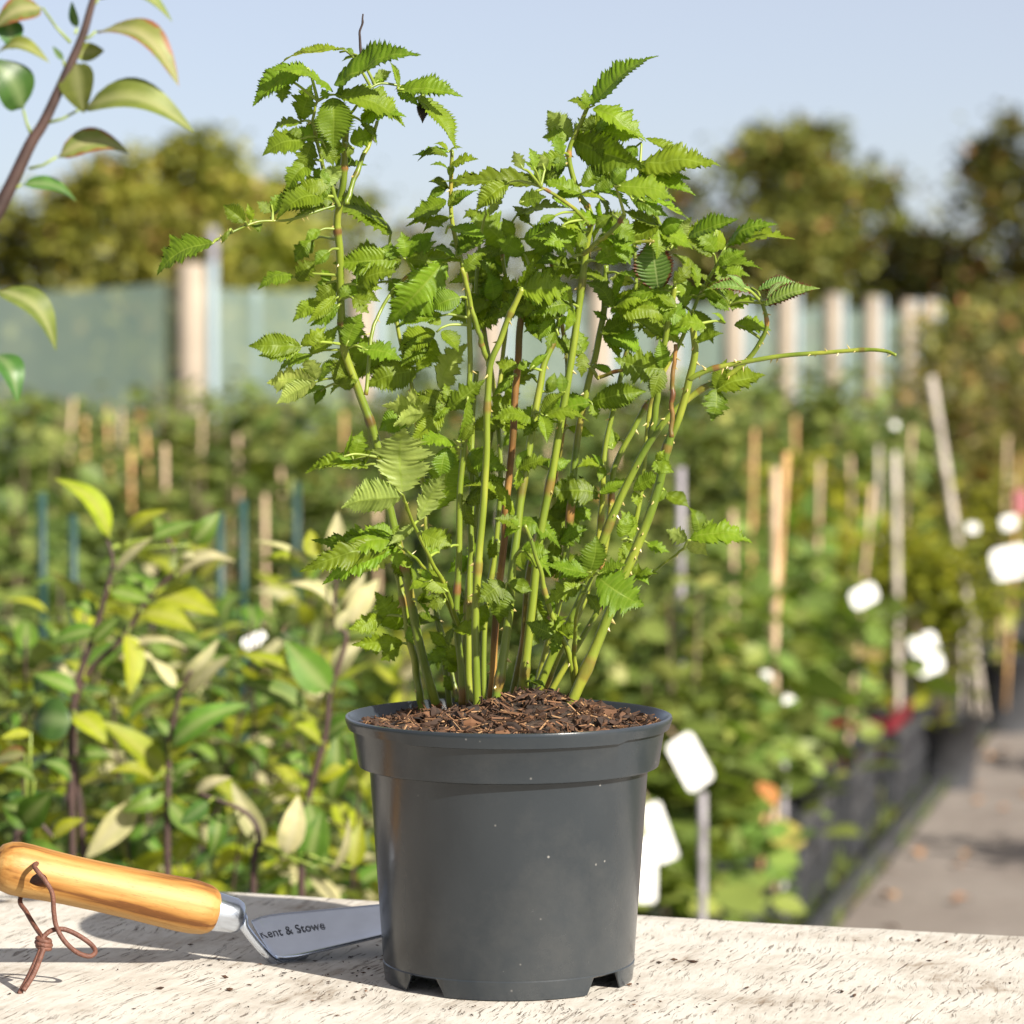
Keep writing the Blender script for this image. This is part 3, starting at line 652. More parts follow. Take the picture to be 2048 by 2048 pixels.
# ------------------------------------------------------------------ the berry bush: canes
bush = link('berry_bush', None, loc=(PC.x, PC.y, SZ)); BL = bush.location.copy(); Bi = Matrix.Translation(-BL)
tag(bush, 'thorny green berry bush with toothed leaves growing in the grey pot', 'bush')
K = 2048 / 1932
CAN = [  # path in display pixels, depth at foot, depth at top, radius foot/top (mm), brown, thorns
 ('a', [(826, 1335), (818, 1310), (790, 1205), (768, 1100), (740, 985), (722, 890), (700, 800), (676, 735), (652, 670), (645, 600), (642, 540), (640, 470), (636, 420), (640, 385), (650, 340), (650, 280), (653, 205)], .055, -.01, 3.4, 2.3, .25, 6),
 ('a2', [(798, 1340), (792, 1310), (778, 1230), (762, 1140), (748, 1075), (742, 1035)], .06, .05, 2.9, 2.2, .1, 3),
 ('b', [(902, 1368), (900, 1330), (898, 1240), (897, 1150), (903, 1050), (912, 960), (916, 860), (920, 760), (925, 690), (945, 640), (965, 590), (985, 545)], .005, -.02, 3.0, 1.9, .12, 8),
 ('b2', [(924, 692), (913, 660), (902, 625), (885, 560), (872, 505)], -.01, -.03, 1.9, 1.5, .1, 3),
 ('c', [(872, 1330), (868, 1250), (860, 1160), (864, 1080), (868, 960), (870, 880), (878, 800), (886, 700), (884, 600), (876, 520), (862, 460), (852, 400), (850, 330), (852, 285)], .03, .02, 2.6, 1.3, .25, 6),
 ('c2', [(888, 1330), (884, 1240), (886, 1120), (888, 1010), (890, 900), (892, 800), (900, 700)], .045, .05, 2.6, 1.8, .12, 5),
 ('d', [(930, 1368), (936, 1325), (955, 1205), (968, 1070), (985, 930), (1010, 780), (1026, 700), (1044, 640), (1060, 600)], 0, .015, 3.5, 1.9, .15, 10),
 ('e', [(925, 1335), (930, 1250), (945, 1080), (955, 960), (966, 850), (976, 690), (985, 590), (999, 505)], .05, .03, 2.6, 2.4, .62, 5),
 ('f', [(985, 1345), (992, 1260), (1003, 1150), (1020, 1000), (1045, 870), (1072, 720), (1092, 580), (1107, 470), (1114, 420), (1108, 390), (1092, 370), (1078, 325), (1074, 280), (1095, 230), (1110, 195)], .025, -.005, 3.3, 1.4, .12, 12),
 ('g', [(1000, 1340), (1030, 1230), (1060, 1110), (1076, 960), (1088, 830), (1108, 730), (1128, 650), (1140, 570), (1142, 500)], .05, .05, 2.9, 2.0, .2, 8),
 ('h', [(1066, 1362), (1076, 1330), (1118, 1230), (1165, 1120), (1205, 1020), (1242, 920), (1262, 840), (1280, 790), (1298, 725), (1312, 665), (1305, 600)], -.005, -.035, 4.0, 2.2, .1, 18),
 ('i', [(1003, 1340), (1040, 1240), (1095, 1130), (1145, 1000), (1185, 910), (1222, 838), (1262, 785), (1320, 738), (1375, 708), (1412, 675), (1437, 640), (1447, 612), (1440, 572)], .035, .0, 3.3, 1.3, .15, 16),
 ('i2', [(1228, 832), (1236, 780), (1240, 720), (1250, 660), (1262, 600), (1275, 540)], .02, .0, 2.6, 1.8, .05, 3),
 ('j', [(1300, 716), (1340, 697), (1400, 684), (1480, 671), (1560, 665), (1630, 660), (1668, 662), (1692, 670)], -.03, -.05, 1.9, 1.1, .2, 14),
 ('k', [(1267, 825), (1268, 760), (1270, 700), (1276, 650)], -.03, -.03, 1.7, 1.4, .55, 2),
 ('m', [(1133, 1075), (1150, 980), (1155, 920), (1160, 880), (1200, 800), (1225, 755)], .07, .07, 2.4, 1.9, .2, 5),
 ('n', [(1088, 1318), (1074, 1240), (1050, 1180), (1030, 1120), (1015, 1060), (990, 990)], .0, -.03, 2.3, 1.2, .05, 3),
 ('n2', [(1086, 1310), (1086, 1260), (1083, 1200), (1090, 1150), (1120, 1085)], .0, -.045, 1.8, 1.0, .05, 1),
 ('o', [(640, 390), (628, 360), (610, 310), (598, 265), (590, 225), (600, 190)], -.012, -.03, 1.7, .9, .05, 3),
 ('p', [(655, 385), (664, 350), (685, 295), (702, 260), (712, 228)], -.008, .01, 2.0, 1.2, .12, 3),
 ('q', [(1112, 425), (1085, 395), (1050, 370), (1020, 352)], -.005, -.03, 1.5, 1.0, .3, 2),
 ('r', [(1100, 480), (1130, 455), (1155, 435), (1178, 405)], -.02, -.05, 1.7, 1.5, .3, 2),
 ('s', [(1105, 475), (1150, 463), (1200, 457), (1235, 455)], -.015, -.02, 1.3, 1.2, .3, 2),
 ('t', [(1252, 470), (1248, 435), (1235, 405), (1205, 390)], .01, .0, 1.7, 1.2, .05, 2),
 ('u', [(648, 235), (700, 165), (745, 160), (800, 178)], -.02, .0, 1.0, .8, .2, 3),
 ('v', [(640, 385), (600, 398), (545, 415), (490, 418), (450, 432), (410, 452)], -.01, -.05, 1.0, .7, .1, 6),
 ('x', [(1220, 1090), (1255, 1062), (1292, 1034)], -.01, -.03, 1.1, .9, .05, 1),
 ('y', [(1132, 712), (1165, 700), (1205, 700), (1235, 720)], .04, .02, 1.3, 1.2, .5, 2),
 ('z', [(1040, 640), (1080, 660), (1110, 690), (1130, 715)], .03, .04, 1.4, 1.3, .4, 3),
 ('w', [(868, 1190), (845, 1120), (815, 1060), (780, 990), (764, 945)], .02, -.05, 1.7, 1.0, .05, 2),
 ('w2', [(862, 1180), (830, 1110), (795, 1065), (755, 1030)], .02, -.03, 1.6, .9, .05, 2),
 ('l', [(862, 1325), (850, 1250), (830, 1180), (815, 1120)], .05, .06, 2.0, 1.2, .1, 2),
 ('ab', [(690, 745), (700, 640), (715, 590), (750, 540), (790, 505)], -.005, .02, 1.4, 1.0, .1, 2),
 ('ba', [(880, 1335), (876, 1240), (884, 1100), (900, 950), (930, 800), (950, 680), (958, 560), (945, 470)], .06, .08, 2.4, 1.3, .3, 6),
 ('bb', [(915, 1340), (912, 1200), (935, 1040), (945, 900), (935, 760), (915, 640), (900, 540), (905, 460)], .065, .07, 2.2, 1.2, .05, 5),
 ('bc', [(960, 1340), (985, 1220), (1000, 1080), (1040, 920), (1062, 800), (1070, 690), (1050, 560), (1040, 470)], .07, .06, 2.6, 1.3, .45, 6),
 ('bd', [(1010, 1335), (1060, 1220), (1110, 1110), (1135, 980), (1140, 860), (1165, 740), (1190, 620), (1200, 520), (1195, 450)], .06, .06, 2.5, 1.3, .1, 8),
 ('be', [(1020, 1340), (1075, 1240), (1140, 1130), (1190, 1010), (1215, 900), (1230, 760), (1285, 640), (1320, 560), (1350, 500)], .05, .04, 2.3, 1.2, .2, 8),
 ('bf', [(850, 1340), (835, 1230), (815, 1090), (800, 950), (790, 820), (770, 700), (745, 590), (730, 500)], .06, .06, 2.2, 1.2, .15, 6),
 ('dead', [(681, 112), (680, 85), (679, 62), (684, 40), (685, 26)], -.01, -.01, 1.1, .5, 0, 0),
]
canepts = []       # (native px, native py, depth, cane name)
canemap = {}
for name, path, d0, d1, r0, r1, brn, nth in CAN:
    q = [(x * K, y * K) for x, y in path]; npt = len(q); pts3 = []
    for i, (x, y) in enumerate(q):
        t = i / (npt - 1); pts3.append(P(x, y, 2.0 + d0 * (1 - t) + d1 * t))
    sp = smooth_path(pts3, 7); NN = len(sp); rg = random.Random(hash(name) % 1000 if False else sum(map(ord, name)))
    kp = rg.uniform(17, 30); ko = rg.random() * 20; jit = Vector((rg.random() * 50, rg.random() * 50, 0)); out = []; rads = []; br = []
    for i, p in enumerate(sp):
        t = i / (NN - 1)
        wob = .0012 if name != 'dead' else .0004
        p = p + Vector((noise.noise(jit + Vector((t * 9, 0, 0))), noise.noise(jit + Vector((0, t * 9, 5))), 0)) * wob * (0 if t < .02 else 1)
        out.append(p); knob = .28 * max(0, math.cos((i + ko) * 2 * math.pi / kp)) ** 26
        rads.append((r0 * (1 - t) + r1 * t) * .00088 * (1 + knob)); br.append(brn + (.36 if knob > .1 else 0) + (.3 if (t < .04 and d0 > -.02 and nth > 4) else 0))
        x, y = (p.x / p.y) * F + 1024, 676 - (p.z - CH) / p.y * F
        if name != 'dead': canepts.append((x, y, p.y, name, p))
    mb = MB(); mb.tube(out, rads, 10, attr=br); mb.v = [tuple(Vector(v) - BL) for v in mb.v]
    co = link('cane' if name != 'dead' else 'dead_twig', mb.mesh('cane', M['cane'] if name != 'dead' else M['twig_dead']), bush); canemap[name] = co
    if name == 'dead': tag(co, 'dry dark twig sticking up from the top'); continue
    if nth:
        tb = MB()
        for k in range(int(nth * 1.6)):
            i = rg.randrange(2, NN - 1); p = out[i]; t = (out[min(i + 1, NN - 1)] - out[i - 1]).normalized()
            a = t.orthogonal().normalized(); d = Matrix.Rotation(rg.random() * 6.283, 3, t) @ a; L = rg.uniform(.0018, .0040); rb = rads[i] * .42
            b0 = p + d * rads[i] * .8; tip = b0 + d * L - t * L * .45; e1 = t * rb * 1.3; e2 = d.cross(t) * rb * .7
            tb.add([v - BL for v in (b0 + e1, b0 + e2, b0 - e1, b0 - e2, tip)], [(0, 1, 4), (1, 2, 4), (2, 3, 4), (3, 0, 4)])
        tag(link('thorns', tb.mesh('thorns', M['thorn'], False), co), kind='stuff')

# ------------------------------------------------------------------ the berry bush: leaflets traced as base -> tip (region pixels)
PREF = {0: (.15, -.65, .75), 1: (.1, -1, .25), 2: (.1, -.3, 1), 3: (0, .85, .45), 4: (-.7, -.6, .5), 5: (.75, -.6, .45), 6: (0, -.9, -.3)}
R1 = (500, 50, .2588); R2 = (480, 450, .2588); R3 = (800, 250, .2588); R4 = (1050, 100, .31056); R5 = (800, 700, .2588); R6 = (620, 950, .2588)
Z1 = (300, 0, .36232); Z3 = (500, 700, .2588); Z4 = (900, 900, .31056)
LEAF = [
 (R1, """740 200 270 300 .5 2|640 520 220 370 .42 0|450 330 60 590 .42 4|660 480 1250 255 .42 0|650 540 1140 760 .42 0|640 560 640 925 .82 1|400 730 470 485 .85 0|405 760 185 840 .5 0|425 900 130 1000 .62 0|480 900 365 1110 .5 1|490 1050 300 1280 .42 0|560 900 640 1070 .7 0|270 420 250 585 .55 1
 1130 500 1590 540 .45 0|1290 550 1570 920 .42 5|960 455 1080 370 .55 3|1150 480 1085 300 .22 0|1140 520 1290 620 .5 0|940 450 1040 420 .5 0|850 230 930 205 .4 0|800 230 740 190 .5 0|830 240 720 275 .3 0
 775 905 950 830 .6 1|780 930 755 1010 .6 1|740 950 670 1000 .4 0|600 1245 695 1100 .55 3|550 1250 440 1170 .15 0|560 1240 500 1200 .2 0|1100 1600 375 1520 .36 0|1080 1590 700 1420 .35 2|570 1330 240 1480 .5 0|170 1440 65 1370 .55 1|180 1440 245 1310 .5 1|30 1500 75 1590 .5 1
 1530 980 1285 1000 .32 0|1530 1010 1320 1042 .32 0|1530 965 1430 925 .45 0|1545 965 1635 950 .45 0|1550 1090 1745 1045 .45 0|1540 1120 1405 1090 .35 0|1545 1170 1560 1080 .5 0|1530 1260 1395 1215 .5 0|1545 1260 1780 1170 .4 0|1520 1360 1240 1480 .52 4|1530 1400 1650 1280 .45 0|1540 1490 1360 1590 .4 0|1550 1570 1800 1640 .5 0|1545 1700 1795 1680 .55 0|1520 1250 1390 1330 .4 1|1560 1400 1745 1290 .3 0|1500 1560 1230 1560 .35 0
 600 570 560 500 .6 1|420 850 300 830 .5 1|690 560 720 470 .4 0|640 1400 760 1340 .5 0"""),
 (Z1, "350 1340 75 1505 .55 0|525 1225 415 1140 .6 1|540 1230 600 1285 .5 5|440 1270 400 1340 .3 1|1010 1110 690 1205 .45 0|560 1220 540 1130 .4 1"),
 (R2, """620 40 515 110 .55 1|565 115 440 270 .5 1|690 200 590 300 .8 1|410 385 165 490 .5 0|440 430 575 290 .55 1|1110 250 880 230 .55 0|1240 240 1090 190 .5 1|1245 255 770 290 .36 1|1250 270 950 380 .4 1|1280 250 1250 70 .55 1|1300 245 1480 70 .5 1|1290 260 1470 290 .5 1|1290 250 1390 120 .4 0|1160 420 1265 545 .65 1|930 470 1085 490 .4 1|870 560 1000 600 .5 1|870 570 985 670 .55 1|745 445 585 570 .6 1|745 545 540 740 .28 1|765 620 560 765 .33 1|780 560 830 470 .7 1|700 430 640 350 .6 1
 1590 265 1175 720 .4 5|1700 560 1490 650 .65 1|1560 700 1240 785 .36 0|1550 770 1390 660 .5 1|1510 830 1255 960 .6 0|1460 870 1265 1070 .5 1|1490 870 1375 1115 .55 1|1560 820 1675 970 .85 0|1550 1285 1745 950 .5 3|1365 1130 1010 1240 .52 1|1250 1070 750 1020 .42 1|1210 1080 750 1280 .36 0|820 935 930 710 .7 0|900 930 1010 970 .5 1|960 960 1220 1040 .5 0
 470 940 105 935 .4 1|475 945 175 1003 .33 1|470 930 645 800 .4 1|545 995 745 790 .33 1|560 1000 325 1125 .26 0|585 1220 245 1220 .55 3|555 1225 310 1368 .42 3|590 1200 500 1040 .6 3|600 1215 785 1075 .45 0|660 1250 495 1330 .4 0|660 1260 590 1380 .5 0|760 1230 900 1200 .6 1|740 1230 860 1010 .5 1
 1600 1425 1145 1405 .5 3|1600 1430 1870 1215 .35 1|1560 1450 1220 1545 .45 3|1575 1460 1335 1655 .4 1|1310 1500 1095 1580 .65 1|1760 1330 1690 1640 .28 5|1450 1380 1310 1320 .4 0|1670 1690 1385 1720 .5 0|1600 1720 1560 1935 .85 1|990 1865 550 1905 .28 0|880 1810 940 1610 .5 1|800 1790 862 1600 .14 1|870 1830 760 1790 .4 1|960 1850 1030 1740 .5 0|1350 1080 1240 1010 .6 1|1370 1100 1420 1000 .5 0"""),
 (Z3, "1180 1095 1190 650 .82 3|1170 1140 755 1215 .52 3|1310 1310 1490 990 .36 3|1290 1340 1090 1490 .26 3|1150 1490 540 1468 .22 1|1120 1480 705 1595 .45 0|1110 1500 450 1695 .22 1|1100 1530 615 1785 .3 1|1420 1230 1560 780 .52 1|1330 1410 1535 1500 .85 1|1130 1570 1240 1760 .8 1|1120 1520 900 1700 .5 3|1110 1440 940 1380 .5 0|1100 1420 1150 1360 .4 0"),
 (R6, "700 1195 520 930 .55 1|560 1095 325 1180 .42 1|720 1295 360 1312 .3 1|690 1310 560 1420 .5 1|1060 900 850 740 .5 1|1040 980 920 1015 .6 1|1050 1330 930 1220 .5 1|1060 1340 920 1420 .5 1|1500 830 1320 970 .65 1|1540 830 1700 890 .55 1|1510 850 1470 1120 .5 1|1640 1230 1765 1295 .75 1|1580 310 1235 100 .26 0|1590 330 1900 545 .4 0|1680 570 1840 770 .42 0|1190 760 1160 690 .3 0|1700 900 1870 1210 .25 1|1460 520 1390 640 .5 1|1080 560 940 420 .6 1|1000 600 900 560 .5 1|1170 1480 1060 1300 .4 1|1130 1520 1010 1420 .5 1|1360 1000 1300 1180 .5 1|1430 1060 1540 990 .5 0|1390 620 1440 460 .5 1|1120 1660 1040 1560 .6 1|1740 1540 1680 1600 .6 1|1760 1530 1840 1580 .5 1"),
 (R5, """910 130 755 95 .5 1|910 140 1005 105 .55 1|1000 150 1135 35 .28 1|880 190 735 340 .26 1|860 485 705 375 .55 1|1045 560 725 550 .45 0|960 570 1030 430 .6 0|1000 610 1210 560 .4 0|900 620 805 730 .5 1|1050 570 960 660 .5 1|1485 405 1110 500 .46 0|1480 405 1860 325 .36 1|1480 420 1515 525 .5 1|1330 350 1100 420 .3 1|1090 900 1300 855 .4 1|1400 1140 1150 1085 .6 0|1380 1130 1530 1150 .4 0|1370 1200 1460 1310 .5 0|1390 1150 1200 1220 .5 1|1100 1340 1390 1270 .65 1|1150 1330 1360 1420 .6 1|1230 1480 1120 1395 .5 0|1240 1480 1425 1395 .5 0|1240 1470 1260 1370 .4 0|1640 1100 1545 1055 .6 1|1800 1450 1715 1260 .5 1|1790 1500 1690 1620 .5 1|1700 700 1600 640 .4 1|1640 770 1640 620 .4 0|1300 600 1480 660 .3 1
 560 1070 790 1000 .6 1|540 1070 820 1170 .3 0|1500 120 1640 200 .4 0|1250 330 1240 190 .5 0|1140 330 1190 190 .5 0|1060 250 1000 180 .4 0|480 700 560 560 .4 1"""),
 (Z4, "900 790 935 575 .62 1|900 800 630 740 .42 0|890 800 715 830 .5 0|960 800 1120 745 .5 0|945 815 1220 985 .85 1|880 930 950 1050 .55 0|850 870 635 985 .4 1|770 800 600 690 .3 0|560 760 490 660 .5 0|640 950 660 1060 .4 1|780 870 690 960 .5 1|1545 570 1905 592 .42 0|1525 580 1405 520 .75 3|1600 545 1545 385 .5 0|1620 540 1690 450 .5 0|1530 590 1645 670 .65 3|1180 255 1350 170 .45 0|1185 270 1205 355 .5 1|1390 285 1525 360 .6 0|960 275 650 270 .45 1|965 280 1175 210 .42 0|1090 560 1145 410 .5 1|1270 600 1400 655 .5 0|1110 600 1200 700 .5 1|1380 240 1340 330 .5 1|700 600 860 500 .5 1|780 370 640 400 .6 1|800 380 900 440 .6 1|690 1180 830 1120 .4 1|600 1240 720 1170 .4 1|520 1490 610 1540 .3 0"),
 (R4, """425 355 815 73 .4 4|395 380 285 335 .6 0|385 380 385 265 .5 0|440 370 745 565 .38 0|300 560 160 405 .6 3|285 575 128 565 .5 1|320 560 440 455 .6 3|300 570 725 740 .48 6|760 590 400 540 .45 2|775 570 1005 700 .32 0|720 770 1200 745 .48 0|740 800 1035 830 .28 0|740 815 1065 925 .28 0|590 890 935 965 .5 0|735 960 1040 1092 .26 2|560 860 645 770 .7 1|680 950 900 1060 .3 1|560 800 470 900 .6 1|640 900 520 750 .5 1|720 620 640 700 .6 1
 1050 1210 1340 1100 .45 0|1300 1250 1595 1135 .38 0|1330 1240 1695 1225 .3 2|930 1290 1060 1095 .36 3|1205 1330 1005 1220 .4 0|1255 1330 1355 1290 .4 0|1295 1260 1025 1170 .55 1|1230 1300 1100 1170 .5 1|1105 1500 965 1330 .4 0|1210 1440 1425 1455 .5 0|1110 1530 1055 1370 .3 0|1310 1640 1185 1545 .5 0|1320 1650 1485 1610 .5 0|1350 1770 1560 1810 .55 0|1165 1790 975 1790 .6 0|1080 1680 1200 1870 .4 1|1290 1760 1210 1700 .4 0
 560 1660 390 1515 .52 0|580 1650 785 1620 .5 0|590 1670 935 1700 .52 1|700 1500 560 1475 .5 3|790 1480 715 1575 .6 3|690 1220 470 1080 .55 1|545 1500 315 1480 .45 0|600 1440 810 1510 .4 0|450 1360 705 1290 .45 1|400 1400 180 1450 .45 1|905 1860 720 1745 .5 0|700 1870 575 1925 .45 0|880 1830 1105 1780 .45 0|1000 1560 700 1580 .35 1|1060 1580 1200 1560 .5 1|960 1500 1060 1400 .5 1|850 1650 1040 1740 .5 1|600 1760 540 1800 .5 1|760 1790 1000 1900 .5 0|1100 1880 1260 1830 .4 0|1200 1500 1130 1440 .4 0"""),
 (R3, """1095 450 405 430 .22 0|1080 470 875 490 .24 2|1090 440 960 300 .35 0|950 340 885 215 .5 3|1040 340 1000 195 .45 1|1120 345 1075 235 .65 3|1200 340 1245 235 .55 3|1400 530 1125 425 .42 0|1410 480 1610 315 .5 0|1400 540 1570 585 .35 0|1390 540 1200 560 .3 1|840 440 610 640 .45 1|690 695 805 515 .3 3|835 965 535 690 .5 1|870 880 800 735 .5 1|960 880 1300 835 .55 1|900 700 1260 650 .35 0|920 600 1110 560 .5 1|845 970 635 1065 .6 1|940 1000 1110 1110 .6 1|740 1200 490 1125 .55 1|745 1200 770 1460 .75 1|430 1015 645 880 .48 0|430 1025 250 960 .5 0|485 1130 625 1000 .5 0|1640 720 1800 890 .5 1|1640 700 1520 800 .5 0|1650 870 1770 1060 .45 0|960 1000 760 900 .6 1|1200 700 1080 760 .4 0|1250 780 1390 820 .4 0|1150 1000 1000 900 .6 1|1100 1110 1240 1230 .5 1|1150 1400 1060 1480 .6 1|1180 1350 1250 1480 .5 1|640 680 500 720 .5 0|1180 560 1300 640 .5 0|1000 760 880 640 .5 0|1330 1100 1200 1030 .5 1|1350 1020 1260 920 .4 0
 1100 1560 970 1600 .45 0|1200 1600 1140 1740 .4 0|1600 1500 1500 1440 .5 0|1220 1560 1300 1480 .4 0"""),
]
EDGE = [(R4, "860 1545 815 1225 .62 1|1485 1560 1180 1550 .28 0|1500 1545 1745 1515 .34 0|1540 1645 1865 1545 .32 0|1420 1540 1310 1455 .4 0|1560 1600 1660 1500 .3 0")]
DEAD = [(R1, "1310 600 1330 745 .5 1")]
spec = []
for kind, src in (('n', LEAF), ('e', EDGE), ('d', DEAD)):
    for (ox, oy, s), txt in src:
        for part in txt.replace('\n', '|').split('|'):
            q = part.split()
            if len(q) < 6: continue
            bx, by, tx, ty, wd, k = [float(v) for v in q]
            spec.append((ox + bx * s, oy + by * s, ox + tx * s, oy + ty * s, wd, int(k), kind))
# further leaves inside the thicket, on random points of the canes
rf = random.Random(77)
def fill(n, y0, y1, x0, x1, lo, hi):
    cand = [c for c in canepts if y0 < c[1] < y1 and x0 < c[0] < x1]
    for _ in range(n):
        c = rf.choice(cand); a = rf.choice((-1, 1)) * rf.uniform(.2, 1.5) - math.pi / 2 * 1.0
        d = rf.uniform(14, 48); gx, gy = c[0] + math.cos(a) * d, c[1] + math.sin(a) * d * .8
        out = math.copysign(1, math.cos(a)); k = rf.choice((0, 0, 1, 1, 4, 5)); Lp = rf.uniform(lo, hi)
        for da, f in ((0, 1), (1.05, .72), (-1.05, .72)):
            th = math.atan2(rf.uniform(-.5, .75), out) + da
            spec.append((gx + rf.uniform(-2, 2), gy + rf.uniform(-2, 2), gx + math.cos(th) * Lp * f, gy + math.sin(th) * Lp * f * .85, rf.uniform(.4, .6), k, 'n'))
fill(22, 440, 650, 660, 1420, 55, 105)
fill(20, 480, 860, 640, 1420, 50, 95)
fill(22, 860, 1330, 760, 1280, 40, 80)
fill(4, 150, 390, 620, 700, 50, 90)
fill(5, 230, 400, 1100, 1280, 50, 90)
# leaflets that spring from nearly the same point form one compound leaf
groups = []
for q in spec:
    for g in groups:
        if abs(g[0][0] - q[0]) < 14 and abs(g[0][1] - q[1]) < 14: g.append(q); break
    else: groups.append([q])
rl = random.Random(5); nleaf = 0
SUNP = Vector((.28, -.62, .72))
for g in groups:
    gx = sum(q[0] for q in g) / len(g); gy = sum(q[1] for q in g) / len(g)
    best = min(canepts, key=lambda c: math.hypot(c[0] - gx, (c[1] - gy) * (1 if c[1] > gy else 1.9)))
    dist = math.hypot(best[0] - gx, best[1] - gy)
    front = -1 if rl.random() < .62 else 1
    gd = best[2] + front * rl.uniform(.004, .012) + rl.uniform(-.3, .3) * dist / 6600 * 2 + rl.uniform(-.012, .012) * min(1, dist / 40)
    base = P(gx, gy, gd)
    mb = MB(); st = best[4]; dr = base - st; sag = Vector((0, 0, -.08 * dr.length))
    pts = [st, st + dr * .3 + Vector((0, 0, .04 * dr.length)), st + dr * .7 + Vector((0, 0, .07 * dr.length)), base]
    tipc = sum((P(q[2], q[3], gd) for q in g), Vector()) / len(g)
    ext = base + (tipc - base).normalized() * .004
    sp = smooth_path(pts, 4) + [ext]
    mb.tube(sp, [.0011 - .0005 * i / len(sp) for i in range(len(sp))], 6)
    mb.v = [tuple(Vector(v) - BL) for v in mb.v]
    lo = link('leaf', mb.mesh('leaf_stalk', M['petiole']), bush)
    for (bx, by, tx, ty, wd, k, kind) in g:
        lpx = math.hypot(tx - bx, ty - by); L0 = lpx / F * gd
        B = P(bx, by, gd + rl.uniform(-.001, .001)); tilt = rl.uniform(-.55, .35)
        if k in (1,): tilt = rl.uniform(-.3, .25)
        T = P(bx + (tx - bx) * 1.12, by + (ty - by) * 1.12, gd + L0 * tilt)
        pf = Vector(PREF[k]) + Vector((rl.uniform(-.25, .25), rl.uniform(-.2, .2), rl.uniform(-.2, .2)))
        x, y, n, L = frame(B, T, pf)
        wf = wd * (lpx / F * gd) / L / .5 * 1.36
        wf = min(wf, 1.5)
        me = LVD if kind == 'd' else LVE if kind == 'e' else LV[rl.randrange(len(LV))]
        if lpx > 100 and kind == 'n': me = LV[rl.randrange(16)]
        mat = Matrix((x * L, y * L * wf, n * L * rl.uniform(.8, 1.15))).transposed().to_4x4(); mat.translation = B
        link('leaflet', me, lo, Bi @ mat); nleaf += 1
print('compound leaves', len(groups), 'leaflets', nleaf)

# ------------------------------------------------------------------ young apple trees behind the table
AP = {}
for key in ('apple', 'apple_olive', 'apple_yellow', 'apple_pale', 'apple_dark', 'apple_brown'):
    AP[key] = [leaf_mesh('leaf', M[key], 40 + i, simple_=True, arch=a, fold=f, bend=b, wmax=.25, tipk=0) for i, (a, f, b) in
               enumerate(((.08, .35, .02), (.18, .25, -.03), (.25, .4, .03), (.04, .2, .0)))]
    for me in AP[key]:
        if sum(p.normal.z for p in me.polygons) < 0: me.flip_normals()
        for p in me.polygons: p.use_smooth = True
def apple_leaf(root, B, T, wd, key, pref, variant=None, rg=rnd):
    x, y, n, L = frame(B, T, pref)
    mat = Matrix((x * L, y * L * wd / .5, n * L)).transposed().to_4x4(); mat.translation = B - root.location
    return link('leaf', AP[key][rg.randrange(4) if variant is None else variant], root, mat)
def stemtube(root, pts, rads, name='stem', mat='twig', n=8):
    mb = MB(); mb.tube([Vector(p) - root.location for p in pts], rads, n); return link(name, mb.mesh(name, M[mat]), root)
def nurserypot(root, r=.13, h=.24):
    mb = MB(); mb.lathe([(r * .78, 0), (r, h), (r * 1.06, h), (r * 1.06, h - .03), (r, h - .032)][0:3] + [(r * .97, h - .002), (r * .95, h - .03), (.001, h - .03)], 24)
    return link('pot', mb.mesh('pot', M['black_plastic']), root)

# the tree whose branch reaches in at the upper left
YB = 2.62
def zb(x, y, Y=YB): return P(x * .4139, y * .4139, Y)
root = link('young_apple_tree', None, loc=(zb(-520, 0).x, YB + .05, 0)); tag(root, 'young apple tree with a dark bare stem and curled leaves reaching in against the sky', 'tree')
path = [Vector((root.location.x, root.location.y, .02)), Vector((root.location.x + .03, root.location.y, .5)), zb(-260, 1800), zb(-120, 1250), zb(0, 1000), zb(60, 880), zb(150, 690), zb(215, 585), zb(325, 345), zb(400, 170), zb(450, 0), zb(520, -200), zb(560, -420)]
sp = smooth_path(path, 6); stemtube(root, sp, [.0075 - .0057 * min(1, i / len(sp)) for i in range(len(sp))])
BR = [  # petiole start, leaf base, leaf tip, width, kind, pref, variant
 ((215, 598), (392, 525), (925, 632), .30, 'apple_olive', (.2, -.75, .6), 2), ((330, 320), (362, 300), (405, 540), .62, 'apple_olive', (-.4, -.9, .2), 0),
 ((395, 190), (465, 150), (855, 405), .33, 'apple_brown', (.3, -.6, .7), 2), ((440, 20), (480, -10), (825, 100), .28, 'apple_olive', (.2, -.6, .7), 2),
 ((360, 160), (372, 135), (348, 10), .4, 'apple_dark', (-.6, -.8, .1), 3), ((140, 815), (275, 758), (622, 742), .34, 'apple_brown', (.1, -.8, .6), 2),
 ((60, 900), (105, 890), (365, 972), .3, 'apple_dark', (.2, -.6, .7), 1), ((150, 645), (112, 530), (-60, 290), .62, 'apple_dark', (.5, -.85, .2), 1),
 ((-40, 300), (-30, 270), (232, 300), .34, 'apple_olive', (0, -.6, .8), 2), ((340, 205), (205, 38), (-20, 130), .5, 'apple_brown', (-.2, -.9, .4), 1),
 ((50, 60), (30, 90), (60, 235), .7, 'apple_dark', (.2, -.9, .3), 0), ((320, 325), (305, 290), (255, 225), .3, 'apple_dark', (0, -1, .1), 3),
 ((-60, 1380), (-20, 1400), (265, 1685), .34, 'apple_olive', (.3, -.65, .7), 2), ((-80, 1700), (-40, 1710), (82, 1935), .42, 'apple_dark', (.5, -.8, .3), 2),
 ((330, 300), (360, 260), (500, 245), .5, 'apple_olive', (.3, -.9, -.1), 0), ((500, -150), (520, -170), (760, -260), .4, 'apple_olive', (0, -.7, .7), 1), ((560, -400), (560, -420), (640, -640), .35, 'apple_olive', (0, -.8, .6), 1)]
